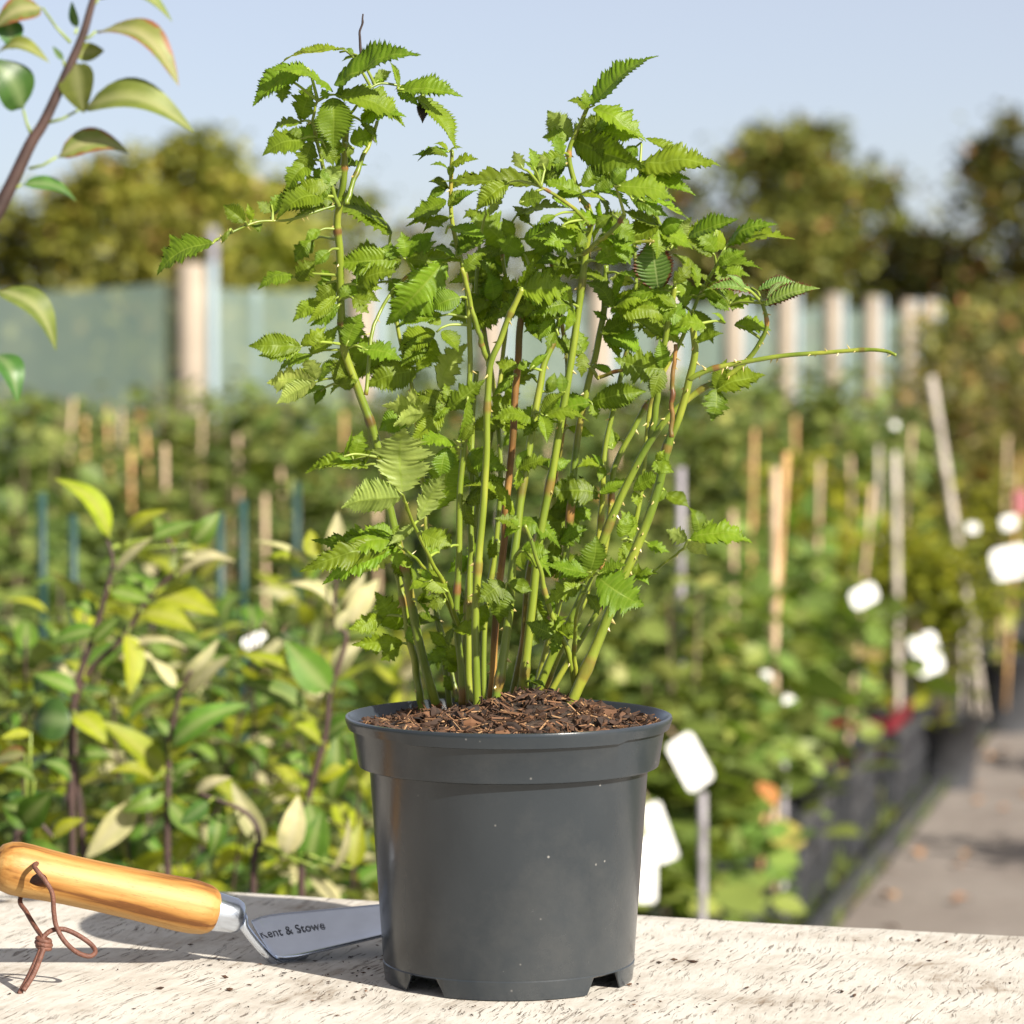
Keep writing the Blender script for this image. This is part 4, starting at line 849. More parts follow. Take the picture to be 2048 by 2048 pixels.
for (s, b0, t0_, wd, key, pf, v) in BR:
    B = zb(*b0); apple_leaf(root, B, zb(*t0_, YB + rnd.uniform(-.02, .03)), wd * 1.35, key, pf, v)
    stemtube(root, [zb(*s), (zb(*s) + B) / 2 + Vector((0, 0, -.002)), B], [.0014, .0011, .0010], 'leaf_stalk', 'petiole', 5)

# featured shoots (region pixels of the left plants), then the trees behind them
def zl(x, y, Y): return P(x * .44, 900 + y * .44, Y)
FEAT = [
 (3.0, [(330, 1900), (330, 1190), (420, 860), (490, 620), (512, 500), (480, 395)], [(500, 400, 255, 135, .32, 'apple_yellow', 5), (520, 560, 690, 400, .2, 'apple_pale', 0), (560, 430, 755, 275, .3, 'apple_yellow', 0), (690, 400, 890, 330, .3, 'apple', 0), (870, 430, 995, 285, .45, 'apple', 1), (450, 760, 300, 700, .4, 'apple', 0), (500, 640, 680, 690, .45, 'apple', 0), (420, 870, 540, 760, .35, 'apple', 1), (440, 820, 230, 880, .4, 'apple', 0), (350, 1100, 160, 1020, .4, 'apple', 0), (330, 1240, 155, 1240, .8, 'apple_dark', 1), (340, 1200, 480, 1330, .5, 'apple_yellow', 0), (340, 1400, 500, 1390, .5, 'apple', 0), (330, 1500, 200, 1420, .5, 'apple', 0)]),
 (3.1, [(380, 1900), (340, 1150), (560, 850), (690, 650), (805, 535), (760, 395)], [(800, 575, 1065, 508, .24, 'apple_pale', 0), (820, 490, 900, 500, .5, 'apple_pale', 0), (800, 540, 870, 410, .4, 'apple', 0), (700, 660, 990, 760, .4, 'apple_yellow', 0), (640, 740, 900, 830, .45, 'apple_yellow', 0), (560, 850, 700, 960, .3, 'apple_pale', 0), (580, 830, 580, 1120, .35, 'apple_yellow', 5), (540, 930, 850, 900, .3, 'apple_pale', 2), (470, 980, 640, 1080, .45, 'apple', 1), (770, 400, 700, 290, .35, 'apple', 1), (690, 650, 560, 560, .4, 'apple', 0), (420, 1060, 290, 960, .4, 'apple_yellow', 0)]),
 (3.05, [(760, 1900), (765, 1500), (770, 1350), (810, 1130), (870, 1000)], [(820, 1100, 992, 865, .24, 'apple_pale', 1), (845, 1110, 1045, 940, .3, 'apple_pale', 0), (800, 1080, 690, 950, .35, 'apple_pale', 0), (770, 1350, 1120, 1160, .28, 'apple', 0), (770, 1480, 465, 1235, .3, 'apple_yellow', 0), (700, 1500, 495, 1465, .3, 'apple_yellow', 0), (780, 1490, 905, 1410, .4, 'apple', 0), (770, 1400, 900, 1310, .45, 'apple_yellow', 0), (750, 1560, 560, 1640, .4, 'apple', 1), (770, 1600, 900, 1760, .35, 'apple', 1), (620, 1585, 395, 1850, .33, 'apple_pale', 5), (780, 1300, 640, 1230, .35, 'apple', 0)]),
 (3.02, [(1370, 1900), (1400, 1590), (1480, 1290), (1500, 1100), (1575, 850), (1520, 780), (1535, 500)], [(1545, 745, 1255, 605, .2, 'apple_pale', 0), (1535, 500, 1535, 285, .4, 'apple_pale', 1), (1410, 530, 1155, 415, .16, 'apple_pale', 2), (1385, 490, 1190, 500, .3, 'apple_yellow', 0), (1430, 490, 1410, 365, .5, 'apple_yellow', 1), (1560, 770, 1655, 555, .3, 'apple_pale', 1), (1585, 790, 1720, 590, .35, 'apple_pale', 1), (1520, 1040, 1650, 880, .4, 'apple_pale', 0), (1460, 1125, 1375, 940, .35, 'apple_pale', 0), (1400, 1185, 1095, 1050, .32, 'apple', 0), (1335, 1015, 1105, 925, .32, 'apple_yellow', 0), (1500, 1100, 1300, 870, .45, 'apple', 1), (1470, 1320, 1650, 1210, .4, 'apple', 0), (1460, 1330, 1340, 1250, .5, 'apple_yellow', 0), (1420, 1480, 1250, 1420, .5, 'apple', 0), (1440, 1500, 1600, 1420, .5, 'apple_yellow', 0), (1400, 1600, 1480, 1880, .35, 'apple', 1), (1500, 1600, 1530, 1280, .3, 'apple', 1), (1500, 780, 1480, 700, .4, 'apple_pale', 0), (1530, 820, 1600, 720, .4, 'apple_pale', 0)]),
 (2.9, [(1150, 2000), (1180, 1780), (1120, 1650), (900, 1560)], [(1195, 1790, 1055, 1515, .28, 'apple_pale', 1), (1295, 1845, 1355, 1575, .36, 'apple_pale', 1), (1490, 1925, 1585, 1675, .2, 'apple_pale', 5), (1180, 1785, 1360, 1840, .3, 'apple_yellow', 0), (880, 1570, 1050, 1490, .3, 'apple_pale', 0), (1100, 1660, 1200, 1720, .5, 'apple_yellow', 0), (1250, 1850, 1120, 1900, .4, 'apple', 0), (1400, 1900, 1460, 1650, .4, 'apple', 1), (1600, 1900, 1640, 1700, .4, 'apple_yellow', 1), (1000, 1650, 960, 1850, .35, 'apple', 1), (950, 1600, 820, 1700, .4, 'apple_dark', 1)]),
 (2.85, [(60, 2000), (100, 1700), (160, 1680), (240, 1760)], [(165, 1690, 15, 1615, .75, 'apple', 1), (115, 1385, -40, 1420, .5, 'apple_brown', 0), (140, 1285, 5, 1310, .35, 'apple_yellow', 0), (160, 1500, 20, 1450, .5, 'apple', 0), (100, 1700, 230, 1560, .5, 'apple', 1), (240, 1760, 380, 1680, .4, 'apple_yellow', 0), (60, 1850, 300, 1850, .4, 'apple', 0)]),
]
FLAB = ['apple tree bearing the bright upright yellow leaf above the trowel handle', 'apple tree with a slanting branch of yellow and felted leaves above the trowel', 'apple tree with a fan of pale felted leaves above the handle end', 'apple tree with cream felted shoot tips right beside the berry bush', 'low apple shoot with cream leaves just above the trowel blade', 'low apple shoot with a round green leaf just above the handle hole']
for fi, (Y, path, leaves) in enumerate(FEAT):
    p0 = zl(*path[0], Y); root = link('young_apple_tree', None, loc=(p0.x, Y + .03, 0))
    tag(root, FLAB[fi], 'tree', 'young apple trees behind the trowel')
    sp = smooth_path([Vector((p0.x, Y + .03, .2)), Vector((p0.x, Y + .02, .45))] + [zl(x, y, Y) for x, y in path], 5)
    stemtube(root, sp, [.0042 - .0026 * i / len(sp) for i in range(len(sp))]); nurserypot(root)
    for (bx, by, tx, ty, wd, key, k) in leaves:
        dY = rnd.uniform(-.04, .04); B = zl(bx, by, Y + dY); T = zl(tx, ty, Y + dY + rnd.uniform(-.03, .02))
        apple_leaf(root, B, T, wd * 1.3, key, PREF[k])
        st = min(sp, key=lambda p: (p - B).length)
        if (st - B).length < .09: stemtube(root, [st, (st + B) / 2 + Vector((0, 0, .002)), B], [.0014, .0012, .001], 'leaf_stalk', 'petiole', 5)
def random_tree(x, y, h, nsh, keys, seed, step=.0135, ll=(.045, .08)):
    rg = random.Random(seed); root = link('young_apple_tree', None, loc=(x, y, 0))
    tag(root, 'leafy young apple tree packed behind the felted shoots near the trowel', 'tree', 'young apple trees behind the trowel')
    nurserypot(root); L0 = root.location
    for s in range(nsh):
        a = rg.random() * 6.283; sp_ = rg.uniform(.03, .13); hh = h * rg.uniform(.8, 1.0)
        pts = smooth_path([Vector((x, y, .2)), Vector((x + math.cos(a) * sp_ * .3, y + math.sin(a) * sp_ * .3, hh * .5)), Vector((x + math.cos(a) * sp_, y + math.sin(a) * sp_, hh * .8)), Vector((x + math.cos(a) * sp_ * 1.4, y + math.sin(a) * sp_ * 1.4, hh))], 10)
        stemtube(root, pts, [.0032 - .0022 * i / len(pts) for i in range(len(pts))])
        z = .36; th = rg.random() * 6.28
        while z < hh:
            p = min(pts, key=lambda q: abs(q.z - z)); th += 2.4; ll_ = rg.uniform(*ll)
            d = Vector((math.cos(th), math.sin(th), rg.uniform(-.1, .75))).normalized()
            B = Vector((p.x, p.y, z)) + d * .015; T = B + d * ll_
            apple_leaf(root, B, T, rg.uniform(.35, .52), rg.choice(keys), (rg.uniform(-.4, .4), rg.uniform(-.4, .4), 1), rg=rg)
            z += step * rg.uniform(.7, 1.3)
mix1 = ['apple', 'apple', 'apple_yellow', 'apple_yellow', 'apple', 'apple_dark', 'apple_pale', 'apple_yellow']
for i, (x, y, h, ns) in enumerate([(-.50, 3.28, 1.02, 5), (-.34, 3.3, .92, 5), (-.20, 3.32, .86, 5), (-.09, 3.42, .84, 4), (-.43, 3.62, 1.0, 5), (-.27, 3.66, .95, 5), (-.58, 3.8, 1.02, 5), (-.13, 3.85, .92, 5), (-.36, 4.05, .96, 5), (-.5, 4.2, .98, 4), (-.22, 4.3, .92, 4)]):
    random_tree(x, y, h, ns, mix1, 100 + i)

# ------------------------------------------------------------------ rows of potted fruit bushes
def bush_proto(seed, key, rx, z0, z1, n, size, broad=.75, stems=4):
    rg = random.Random(seed); root = link('fruit_bush', None); mb = MB()
    cl = [(Vector((rg.gauss(0, rx * .5), rg.gauss(0, rx * .5), rg.uniform(z0 + .05, z1 - .06))), rg.uniform(.06, .12)) for _ in range(14)]
    for i in range(n):
        c, r = rg.choice(cl); p = c + Vector((rg.gauss(0, r * .7), rg.gauss(0, r * .7), rg.gauss(0, r * .7)))
        if p.z > z1 + .03: continue
        p.z = max(p.z, z0 - .1)
        d = Vector((rg.gauss(0, 1), rg.gauss(0, 1), rg.gauss(-.1, .5))).normalized(); nn = Vector((rg.gauss(0, .6), rg.gauss(0, .6) - .25, 1)); 
        x, y, nrm, _ = frame(p, p + d, nn); L = size * rg.uniform(.6, 1.2); w = L * broad * .5
        t = min(1, max(0, rg.gauss(.45, .24)))
        vs = [p, p + x * L * .28 + y * w * .85 + nrm * L * .06, p + x * L * .28 - y * w * .85 + nrm * L * .06, p + x * L * .65 + y * w * .8 + nrm * L * .05, p + x * L * .65 - y * w * .8 + nrm * L * .05, p + x * L - nrm * L * .1, p + x * L * .45 - nrm * L * .03]
        mb.add(vs, [(0, 6, 1), (0, 2, 6), (1, 6, 3), (2, 4, 6), (6, 5, 3), (6, 4, 5)], tone=t)
    link('foliage', mb.mesh('foliage', M[key]), root)
    mb = MB()
    for s in range(stems):
        a = rg.random() * 6.28; r = rg.uniform(.02, rx * .6); h = rg.uniform(.75, .98) * z1
        mb.tube([Vector((0, 0, .2)), Vector((math.cos(a) * r * .5, math.sin(a) * r * .5, h * .55)), Vector((math.cos(a) * r, math.sin(a) * r, h))], [.006, .0045, .002], 5)
    link('stems', mb.mesh('stems', M['bush_stem']), root); nurserypot(root, .11, .22)
    return root
protos = {'bush': [bush_proto(200 + i, 'bush', .17, .34, 1.02, 420, .062) for i in range(5)],
          'bush_big': [bush_proto(220 + i, 'bush_big', .17, .3, .8, 230, .095, .85) for i in range(3)],
          'bush_yellow': [bush_proto(230, 'bush_yellow', .15, .3, .74, 520, .045)],
          'bush_brown': [bush_proto(240 + i, 'bush_brown', .2, .4, 1.15, 420, .06) for i in range(2)]}
LB_ = {'bush': ('green leafy fruit bush in the blurred rows behind the table', 'green fruit bushes in the nursery rows'),
       'bush_big': ('broad-leaved green bush standing low beside the black crates', 'broad-leaved bushes by the crates'),
       'bush_yellow': ('bright yellow green bush among the rows of darker bushes', 'yellow green bushes'),
       'bush_brown': ('rusty brown tinged bush at the back of the rows by the fence', 'rusty bushes near the fence')}
used = set()
def place(key, x, y, s=1.0, sz=1.0, i=None):
    pr = protos[key][rnd.randrange(len(protos[key])) if i is None else i]
    if pr not in used: used.add(pr); o = pr
    else: o = copy_tree(pr)
    o.location = (x, y, 0); o.rotation_euler = (0, 0, rnd.random() * 6.28); o.scale = (s, s, sz)
    tag(o, LB_[key][0], 'bush', LB_[key][1]); return o
def pathx(y): return PE.x + (y - PE.y) * E.x / E.y
yrow = 4.75; row = 0
while yrow < 13.6:
    half = yrow * 1024 / F + .35; xr = pathx(yrow) - .38
    x = -half + rnd.uniform(0, .2)
    while x < min(half, xr - .25):
        # the right side behind the pot opens at about six metres
        if not (yrow < 5.9 and x > -.02) and not (yrow < 9.7 and 1800 < 1024 + x / yrow * F < 2000):
            hgt = rnd.uniform(.95, 1.12)
            if yrow < 6: hgt *= .86
            place('bush', x + rnd.uniform(-.06, .06), yrow + rnd.uniform(-.08, .08), rnd.uniform(.9, 1.15), hgt)
        x += rnd.uniform(.34, .46)
    yrow += .62; row += 1
place('bush', (1362 - 1024) / F * 5.8, 5.8, .9, .84); place('bush', (1290 - 1024) / F * 6.1, 6.1, .9, .9)
# low broad-leaved bushes at the right, in and beside the crates
for (px, py, Y, sz) in ((1330, 1500, 6.0, .95), (1370, 1560, 6.1, .8), (1250, 1450, 6.3, 1.0), (1260, 1700, 5.7, .7), (1500, 1480, 7.2, .85), (1560, 1400, 7.9, .95), (1600, 1330, 8.7, 1.0), (1220, 1700, 5.5, .68)):
    place('bush_big', (px - 1024) / F * Y, Y, 1, sz)
for (px, Y, sz) in ((1835, 9.3, .95), (1780, 9.5, 1.0), (1885, 9.1, .92), (1600, 10.3, 1.2), (2010, 10.4, 1.1), (2060, 11.2, 1.1)):
    place('bush_yellow', (px - 1024) / F * Y, Y, 1.05, sz)
for (px, Y, sz) in ((1850, 14.2, 1.0), (1910, 13.6, .98), (1960, 14.6, 1.06), (2020, 13.9, 1.04), (2080, 14.8, 1.08), (1780, 15.0, .98), (1870, 17.0, 1.1), (1990, 17.5, 1.15), (2060, 19, 1.2), (1930, 20, 1.2)):
    place('bush_brown', (px - 1024) / F * Y, Y, 1.25, sz)
for i in range(16):
    Y = rnd.uniform(13.2, 15); place('bush', rnd.uniform(-2.2, 1.4), Y, 1.2, rnd.uniform(.98, 1.12))
# row on the far side of the path, beyond the frame's edge: it throws its shade across the path
for s in (.3, 1.9, 4.4, 6.9):
    p = along(s, 1.6); tag(place('bush', p.x, p.y, 1.1, rnd.uniform(.7, 1.1)), 'green fruit bush across the path, opposite the crates', 'bush', 'bushes across the path')
for k, lst in protos.items():
    for pr in lst:
        if pr not in used:
            for c in list(pr.children): bpy.data.objects.remove(c)
            bpy.data.objects.remove(pr)

# ------------------------------------------------------------------ canes and stakes
def stake(px, py, Y, mat, r=.006, lean=0.0, leany=0.0, label='', group='', z0=.12, name='bamboo_cane', cat='cane'):
    top = P(px, py, Y); foot = Vector((top.x + lean * (top.z - z0), Y + leany, z0))
    root = foot
    mb = MB(); n_ = 7; pts = [foot.lerp(top, i / n_) - root for i in range(n_ + 1)]; pp = []; rr = []
    for i, p in enumerate(pts):
        pp.append(p); rr.append(r)
        if 0 < i < n_:
            pp += [p + (pts[1] - pts[0]).normalized() * .004, p + (pts[1] - pts[0]).normalized() * .009]; rr += [r * 1.22, r]
    mb.tube(pp, rr, 7)
    return tag(link(name, mb.mesh(name, M[mat]), loc=root), label, cat, group)
BAM = 'bamboo cane standing upright among the blurred green bushes'
for (px, py, Y, mat, lean) in ((1509, 847, 8.2, 'bamboo_orange', -.02), (1640, 909, 8.6, 'bamboo', -.02), (1745, 960, 8.3, 'bamboo', -.09), (1757, 880, 9.6, 'bamboo_pale', .0), (1825, 842, 9.9, 'bamboo', -.07), (1950, 1207, 9.6, 'bamboo_pale', 0), (1925, 1215, 9.9, 'bamboo_pale', 0), (147, 766, 9.0, 'bamboo', -.09), (170, 805, 8.4, 'bamboo_orange', 0), (215, 785, 9.5, 'bamboo_orange', .02), (243, 790, 9.9, 'bamboo', 0), (290, 830, 8.4, 'bamboo_orange', .06), (262, 870, 7.8, 'bamboo_orange', 0), (475, 808, 9.0, 'bamboo', .01), (405, 800, 9.4, 'bamboo', -.03), (594, 945, 6.9, 'bamboo_pale', 0), (688, 795, 9.2, 'bamboo_orange', 0), (560, 890, 7.9, 'bamboo', .04), (1100, 860, 8.8, 'bamboo', 0), (1000, 900, 8.2, 'bamboo_pale', 0), (1230, 880, 8.5, 'bamboo', .02), (755, 950, 6.9, 'bamboo', 0), (1465, 1010, 7.5, 'bamboo', .02), (1590, 820, 10.5, 'bamboo_orange', 0), (1700, 900, 10.2, 'bamboo', .03), (330, 860, 7.3, 'bamboo', 0), (2015, 860, 10.4, 'bamboo', -.03), (2040, 900, 10.0, 'bamboo_orange', -.05), (530, 960, 6.7, 'bamboo', 0)):
    stake(px, py + (30 if px < 1000 else 12), Y, mat, .0048 if px < 1000 else .0056, lean, 0, BAM, 'bamboo canes in the rows')
stake(1550, 936, 6.55, 'bamboo', .0085, .0, 0, 'thick tan bamboo cane standing clear of the bushes, crossed by a thinner cane', '')
stake(1573, 905, 6.6, 'bamboo_orange', .007, -.06, 0, 'thinner bamboo cane crossing behind the thick tan cane', '')
stake(1790, 905, 8.9, 'bamboo_pale', .0095, .02, 0, 'straight pale bamboo cane beside the bright yellow green bush', '')
stake(1862, 752, 9.8, 'bamboo_pale', .0115, .165, 0, 'tall pale cane leaning above the yellow green bush', '')
TEA = 'thin teal plastic stake standing among the bushes on the trowel side'
for (px, py, Y) in ((84, 985, 4.62), (146, 1030, 4.6), (440, 1025, 4.5), (486, 1000, 4.65), (592, 965, 5.6)):
    stake(px, py, Y, 'teal', .006, 0, 0, TEA, 'teal stakes', name='plastic_stake', cat='stake')
for (px, py, Y, lb) in ((1405, 1585, 5.35, 'white stake below the largest tilted white plant label'), (1567, 1470, 6.4, 'white stake half hidden by leaves above the nearest black crate'), (1362, 935, 6.0, 'pale lilac stake standing just clear of the berry bush leaves')):
    stake(px, py, Y, 'whitestake', .0075, 0, 0, lb, '', name='white_stake', cat='stake')

# ------------------------------------------------------------------ white plant labels
def label_card(px, py, Y, w, h, rot, label, yaw=.0, group=None, mat='tag'):
    s = Y / F; w *= s; h *= s; c = .18 * w; mb = MB()
    out = []
    for (cx, cy) in ((1, 1), (-1, 1), (-1, -1), (1, -1)):
        for k in range(4):
            a = math.atan2(cy, cx) - math.pi / 4 + k * math.pi / 6
            out.append((cx * (w / 2 - c) + c * math.cos(a), cy * (h / 2 - c) + c * math.sin(a)))
    n = len(out); t = .0012
    bend = lambda x, y: .06 * h * math.cos(y / h * 3)
    vs = [(x, -t + bend(x, y) * 0, y) for x, y in out] + [(x, t, y) for x, y in out]
    fs = [tuple(range(n)), tuple(reversed(range(n, 2 * n)))] + [(i, n + i, n + (i + 1) % n, (i + 1) % n) for i in range(n)]
    mb.add(vs, fs)
    m4 = Matrix.Translation(P(px, py, Y)) @ Matrix.Rotation(yaw, 4, 'Z') @ Matrix.Rotation(-.15, 4, 'X') @ Matrix.Rotation(rot, 4, 'Y')
    root = link('plant_label', None, mat=m4)
    tag(root, label, 'label', group); link('card', mb.mesh('card', M[mat], False), root)
    sb = MB(); sb.tube([(0, .001, h * .38), (0, .006, h * .62), (0, .02, h * .9)], .0014, 5); link('tie', sb.mesh('tie', M['bamboo'], True), root)
label_card(1380, 1524, 5.3, 66, 108, R(-27), 'large white plant label hanging tilted beside the grey pot rim', .45)
label_card(1318, 1665, 5.2, 46, 120, R(-18), 'white plant label low beside the body of the grey pot', .3)
label_card(1292, 1740, 5.15, 46, 130, R(4), 'white plant label half hidden behind the grey pot body', .3)
label_card(1853, 1308, 7.7, 62, 82, R(-14), 'squarish white label under the bright yellow green bush', .4)
label_card(1728, 1192, 7.4, 62, 38, R(-22), 'wide white label among dark leaves beside the straight pale cane', .4)
label_card(2022, 1125, 9.0, 90, 62, R(-8), 'big white label at the path side past the yellow green bush', .4)
label_card(1517, 1402, 6.3, 30, 62, R(-36), 'narrow tilted white label at the foot of the thick tan cane', .3)
label_card(1530, 1357, 6.3, 26, 28, 0, 'small white tag just under the thick tan cane', .3)
label_card(1576, 1407, 6.3, 24, 30, R(20), 'small white tag beside the narrow tilted label', .3)
label_card(508, 1281, 3.6, 52, 26, R(-22), 'white label lying among the yellow green leaves behind the trowel', .3)
label_card(1232, 1238, 6.0, 70, 26, R(-14), 'white label seen behind the lower leaves of the berry bush', .3)
for (px, py, w, h) in ((2018, 1045, 36, 26), (1945, 1056, 26, 18), (1790, 850, 14, 12), (1624, 1022, 14, 14)):
    label_card(px, py, 9.2, w, h, R(rnd.uniform(-20, 20)), 'small blurred white tag among the far bushes', .4, 'small far white tags')
label_card(2042, 1004, 8.7, 30, 50, 0, 'bright red orange tag at the edge of the rows', .3, None, 'red_label')

# ------------------------------------------------------------------ black crates along the path
def crate_proto():
    root = link('crate', None); L, Wd, H = .58, .38, .225
    def panel(name, length, mat4):
        mb = MB(); mb.box((0, 0, H - .014), (length, .016, .028)); mb.box((0, 0, .014), (length, .0155, .028)); mb.box((0, 0, H * .55), (length, .012, .014))
        k = int(length / .042)
        for i in range(k + 1):
            w = .022 if i in (0, k) else .012
            mb.box((-length / 2 + .011 + (length - .022) * i / k, .0005, H / 2), (w, .010 if 0 < i < k else .0165, H - .003))
        link(name, mb.mesh(name, M['black_plastic'], False), root, mat4)
    panel('long_side', L, Matrix.Translation((Wd / 2, 0, 0)) @ Matrix.Rotation(math.pi / 2, 4, 'Z')); panel('long_side', L, Matrix.Translation((-Wd / 2, 0, 0)) @ Matrix.Rotation(math.pi / 2, 4, 'Z'))
    panel('short_side', Wd - .02, Matrix.Translation((0, L / 2 - .01, 0))); panel('short_side', Wd - .02, Matrix.Translation((0, -L / 2 + .01, 0)))
    mb = MB(); mb.box((0, 0, .008), (Wd - .02, L - .02, .010)); link('base', mb.mesh('base', M['black_plastic'], False), root)
    return root
cp = crate_proto()
for i in range(11):
    o = cp if i == 0 else copy_tree(cp)
    p = along(.2 + i * .80, -.27 + rnd.uniform(-.015, .015), .006); o.location = p; o.rotation_euler = (0, 0, -math.atan2(E.x, E.y) + rnd.uniform(-.04, .04))
    tag(o, 'black slatted plastic crate in the row along the path edge', 'crate', 'crates lined up along the path')
    if i not in (0, 2, 3):
        q = along(.2 + i * .80, -.40, 0); place('bush_big' if i < 2 else 'bush', q.x - .1, q.y + .05, .62, .6 if i < 2 else rnd.uniform(.6, .85))
# dark red trays standing in an open crate
for (st, zt) in ((1.78, .125), (1.84, .19)):
    mb = MB(); w_, l_, h_ = .34, .5, .06
    mb.box((0, 0, .004), (w_, l_, .008))
    for sx in (-1, 1): mb.box((sx * (w_ / 2 - .005), 0, h_ / 2), (.01, l_, h_)); mb.box((0, sx * (l_ / 2 - .005), h_ / 2 + .0005), (w_ - .02, .01, h_ - .001))
    for sx in (-1, 1): mb.box((sx * (w_ / 2 + .002), 0, h_), (.018, l_ + .02, .008))
    o = link('tray', mb.mesh('tray', M['red_label'], False), loc=along(st, -.27, zt)); o.rotation_euler = (0, 0, -math.atan2(E.x, E.y))
    tag(o, 'dark red plastic tray stacked in a black crate beside the path', 'tray', 'red trays in the crate')

# verge: grass, gravel leaf litter, fallen leaves
mb = MB()
for i in range(5200):
    s = rnd.uniform(-1.5, 16); o_ = -rnd.random() ** 1.5 * .16 - .005
    if noise.noise(Vector((s * 1.7, 0, 3))) < -.12: continue
    p = along(s, o_, .004); h = rnd.uniform(.015, .06) ; a = rnd.random() * 6.28; d = Vector((math.cos(a), math.sin(a), 0)); l_ = Vector((rnd.gauss(0, .4), rnd.gauss(0, .4), 1)) * h
    w = .003
    mb.add([p - d * w, p + d * w, p + l_ * .6 + d * w * .8, p + l_ * .6 - d * w * .8, p + l_ * 1.0 + Vector((l_.x, l_.y, 0)) * .6], [(0, 1, 2, 3), (3, 2, 4)], tone=min(1, max(0, rnd.gauss(.5, .3))))
tag(link('verge_grass', mb.mesh('verge_grass', M['grassblade'], False)), 'short grass growing along the path edge', 'grass', kind='stuff')
FL = [leaf_mesh('fallen_leaf', simple('dry_leaf_%d' % i, c, .8, .3, 60), 60 + i, simple_=True, arch=.2, fold=.4, wmax=.3, tipk=0) for i, c in enumerate(((.30, .15, .06), (.36, .2, .09), (.24, .12, .06)))]
spots = [(1775, 1815, .06), (1835, 1720, .06), (1840, 1585, .05), (1980, 1530, .06), (1950, 1560, .05), (1800, 1655, .07), (1850, 1600, .07)]
for i in range(46):
    s = rnd.uniform(-.6, 9); spots.append((s, rnd.uniform(-.16, .25) if i % 3 else rnd.uniform(-.16, 0), None))
for a_, b_, sz in spots:
    if sz is None: p = along(a_, b_, .014); sz = rnd.uniform(.03, .06)
    else: Y = CH * F / (b_ - 676); p = Vector(((a_ - 1024) / F * Y, Y, .014))
    o = link('fallen_leaf', rnd.choice(FL)); o.location = p; o.rotation_euler = (rnd.gauss(0, .3), rnd.gauss(0, .3), rnd.random() * 6.28); o.scale = (sz, sz, sz)
    tag(o, 'dry brown leaf fallen along the grey path', 'leaf', 'fallen leaves by the path')

# ------------------------------------------------------------------ windbreak fence
FA, FB = Vector((-1.36, 14.0, 0)), Vector((3.33, 27.8, 0)); FD = (FB - FA); FU = FD.normalized()
fence = link('windbreak_fence', None, loc=(FA.x, FA.y, 0)); tag(fence, 'fence of pale round posts carrying green windbreak netting', 'fence')
FL0 = Vector((FA.x, FA.y, 0)); FNn = Vector((-FU.y, FU.x, 0))      # away from the rows
def cyl(name, p, r0, r1, h, mat, parent=fence, n=14):
    mb = MB(); mb.tube([p - FL0, p - FL0 + Vector((0, 0, h * .5)), p - FL0 + Vector((0, 0, h - .01)), p - FL0 + Vector((0, 0, h))], [r0, (r0 + r1) / 2, r1, r1 * .86], n); return link(name, mb.mesh(name, M[mat]), parent)
ts = [0, .135, .265, .40, .50, .61, .71, .81, .905, 1.0, 1.06]
for i, t in enumerate(ts):
    p = FA + FD * t
    cyl('post', p, .062, .058, CH + .32 + rnd.uniform(-.02, .02), 'post')
    s = Vector((.088, .03, 0)); cyl('pole', p + s, .023, .022, CH + .33 - .02 * rnd.random(), 'pipe')
mb = MB(); mb.tube([Vector((.09, .05, 1.3)), Vector((.09, .05, 1.72))], .02, 8); link('pole_cap', mb.mesh('pole_cap', simple('dull_pipe', (.22, .21, .24), .6, .1)), fence)
def netpanel(a, b, h0, h1):
    n = 24; vs = []; fs = []
    for i in range(n + 1):
        u = i / n; sag = -.03 * math.sin(math.pi * u)
        p = a.lerp(b, u) - FL0; top = h0 * (1 - u) + h1 * u + sag
        off = FNn * (.02 * noise.noise(Vector((p.x * 3, p.y * 3, 0))))
        for j in range(5):
            z = .02 + (top - .02) * j / 4; vs.append(p + off * (1 + .5 * math.sin(j * 2)) + Vector((0, 0, z)))
    for i in range(n):
        for j in range(4): q = i * 5 + j; fs.append((q, q + 5, q + 6, q + 1))
    mb = MB(); mb.add(vs, fs); link('netting', mb.mesh('netting', M['net']), fence)
NT = CH + .24
off = FNn * .075
for i in range(len(ts) - 1): netpanel(FA + FD * ts[i] + off, FA + FD * ts[i + 1] + off, NT, NT)
LA = FA + off; 
lp = [LA, Vector((-2.5, 14.25, 0)), Vector((-3.9, 14.5, 0)), Vector((-5.4, 14.8, 0))]
for i in range(3):
    netpanel(lp[i], lp[i + 1], NT - .02 * i, NT - .02 * i - .02)
    cyl('pole', lp[i + 1] + Vector((.0, .06, 0)), .025, .023, NT + .02, 'pipe')
for t in (.07, .2): cyl('pole', FA + FD * t + FNn * .14, .022, .022, NT - .02, 'pipe')

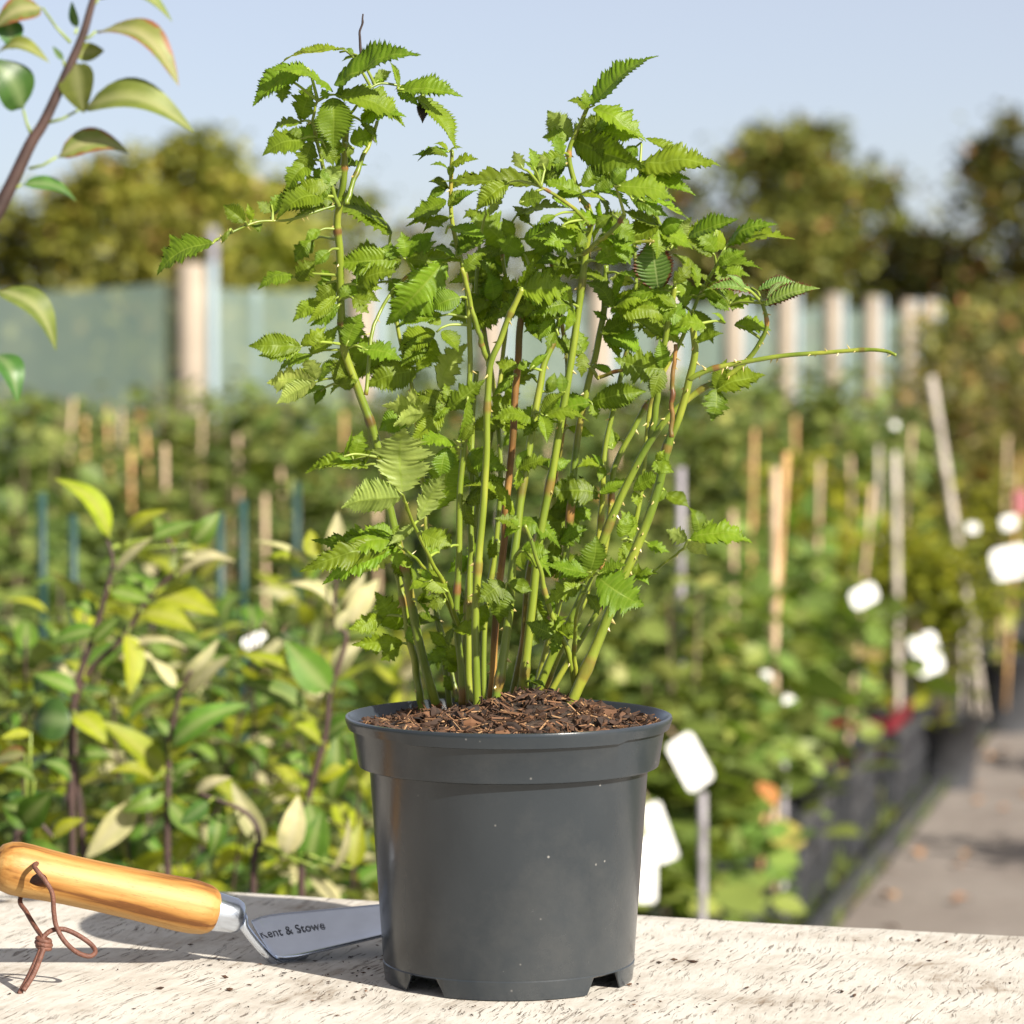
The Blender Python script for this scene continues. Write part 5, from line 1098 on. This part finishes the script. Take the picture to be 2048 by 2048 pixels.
# ------------------------------------------------------------------ trees and hedge bushes beyond
def tree(x, y, h, rx, key, seed, label, n=2600, leaf=.11, tufts=8, base=.5):
    rg = random.Random(seed); root = link('hedge_tree', None, loc=(x, y, 0)); tag(root, label, 'tree')
    mb = MB(); pts = [Vector((0, 0, -.05)), Vector((rg.gauss(0, .05), rg.gauss(0, .05), h * .3)), Vector((rg.gauss(0, .12), rg.gauss(0, .12), h * .75))]
    mb.tube(smooth_path(pts, 5), [.09 - .065 * i / 10 for i in range(11)], 8); limbs = []
    cl = []
    for i in range(46):
        a = rg.random() * 6.283; v = rg.random(); z = base * h * .5 + (h * .93 - base * h * .5) * v
        env = rx * math.sqrt(max(.05, 1 - ((v - .42) / .62) ** 2)); r = env * math.sqrt(rg.random()) * .9
        cl.append((Vector((math.cos(a) * r, math.sin(a) * r, z)), rg.uniform(.16, .34) * (rx / 1.4 + .4) / 1.4))
    for i in range(tufts):
        a = rg.random() * 6.283; r = rx * rg.uniform(.1, .8); cl.append((Vector((math.cos(a) * r, math.sin(a) * r, h * rg.uniform(.93, 1.06) * (1 - .18 * (r / rx) ** 2))), rg.uniform(.07, .14)))
    for c, r in cl[::2]:
        s = Vector((0, 0, min(c.z * .55, h * .6))); mb.tube([s, (s + c) / 2 + Vector((0, 0, .1)), c], [.03, .018, .006], 5)
    link('trunk', mb.mesh('trunk', M['bark']), root); cb = MB()
    for i in range(n):
        c, r = rg.choice(cl); p = c + Vector((rg.gauss(0, r), rg.gauss(0, r), rg.gauss(0, r * .8)))
        if p.z < .15: continue
        d = Vector((rg.gauss(0, 1), rg.gauss(0, 1), rg.gauss(0, .7))).normalized(); xx, yy, nn, _ = frame(p, p + d, (rg.gauss(0, .8), rg.gauss(0, .8), 1)); L = leaf * rg.uniform(.6, 1.3); w = L * .36
        cb.add([p, p + xx * L * .45 + yy * w + nn * L * .08, p + xx * L, p + xx * L * .45 - yy * w + nn * L * .08], [(0, 1, 2), (0, 2, 3)][::-1], tone=min(1, max(0, rg.gauss(.5, .26))))
    link('crown', cb.mesh('crown', M[key], False), root)
def ptree(px, topy, Y, wpx, key, seed, label, **kw):
    tree((px - 1024) / F * Y, Y, CH + (676 - topy) / F * Y, wpx / 2 / F * Y, key, seed, label, **kw)
ptree(1570, 295, 36, 540, 'tree_rust', 1, 'round rusty green hedge tree standing alone against the sky above the fence', n=9000, leaf=.14, tufts=14)
ptree(2060, 285, 35, 420, 'tree_rust', 2, 'dark rusty hedge tree at the far end past the last fence post', n=6500, leaf=.14, tufts=8)
ptree(1830, 470, 37, 300, 'tree_rust', 3, 'lower dark hedge bush between the two rusty trees', n=4200, leaf=.13, tufts=4)
ptree(1390, 445, 38, 240, 'tree_rust', 4, 'low hedge bush between the berry bush top and the round rusty tree', n=1800, leaf=.12, tufts=5)
ptree(1190, 470, 38, 300, 'tree_rust', 5, 'low hedge bush mostly behind the right side of the berry bush', n=1600, leaf=.12, tufts=4)
ptree(900, 455, 34, 420, 'tree_rust', 6, 'low brownish hedge bush behind the middle of the berry bush', n=2200, leaf=.12, tufts=5)
ptree(640, 395, 30, 400, 'tree_rust', 7, 'brownish green hedge tree behind the left canes of the berry bush', n=3000, leaf=.11, tufts=6)
ptree(430, 330, 27, 400, 'tree_green', 8, 'yellow green hedge tree above the thick left fence post', n=8000, leaf=.12, tufts=6)
ptree(225, 345, 26, 380, 'tree_green', 9, 'bright yellow green hedge tree below the apple branch', n=8000, leaf=.12, tufts=6)
ptree(60, 430, 27, 330, 'tree_green', 10, 'lower green hedge tree behind the apple stem', n=5000, leaf=.10, tufts=4)
ptree(320, 450, 24, 320, 'tree_green', 11, 'low leafy hedge bush just behind the netting by the thick post', n=5000, leaf=.11, tufts=3)
ptree(560, 470, 25, 260, 'tree_green', 12, 'low golden green hedge bush right of the thick fence post', n=4000, leaf=.11, tufts=3)
for i, (px, ty, Y, w) in enumerate(((1990, 600, 24, 240), (1900, 630, 25, 160), (2090, 590, 23, 200))):
    ptree(px, ty, Y, w, 'tree_rust', 30 + i, ['wide brown hedge bush past the end of the netting', 'small brown hedge bush next to the last fence post', 'tall brown hedge bush beside the path end'][i], n=1500, leaf=.09, tufts=2, base=.2)
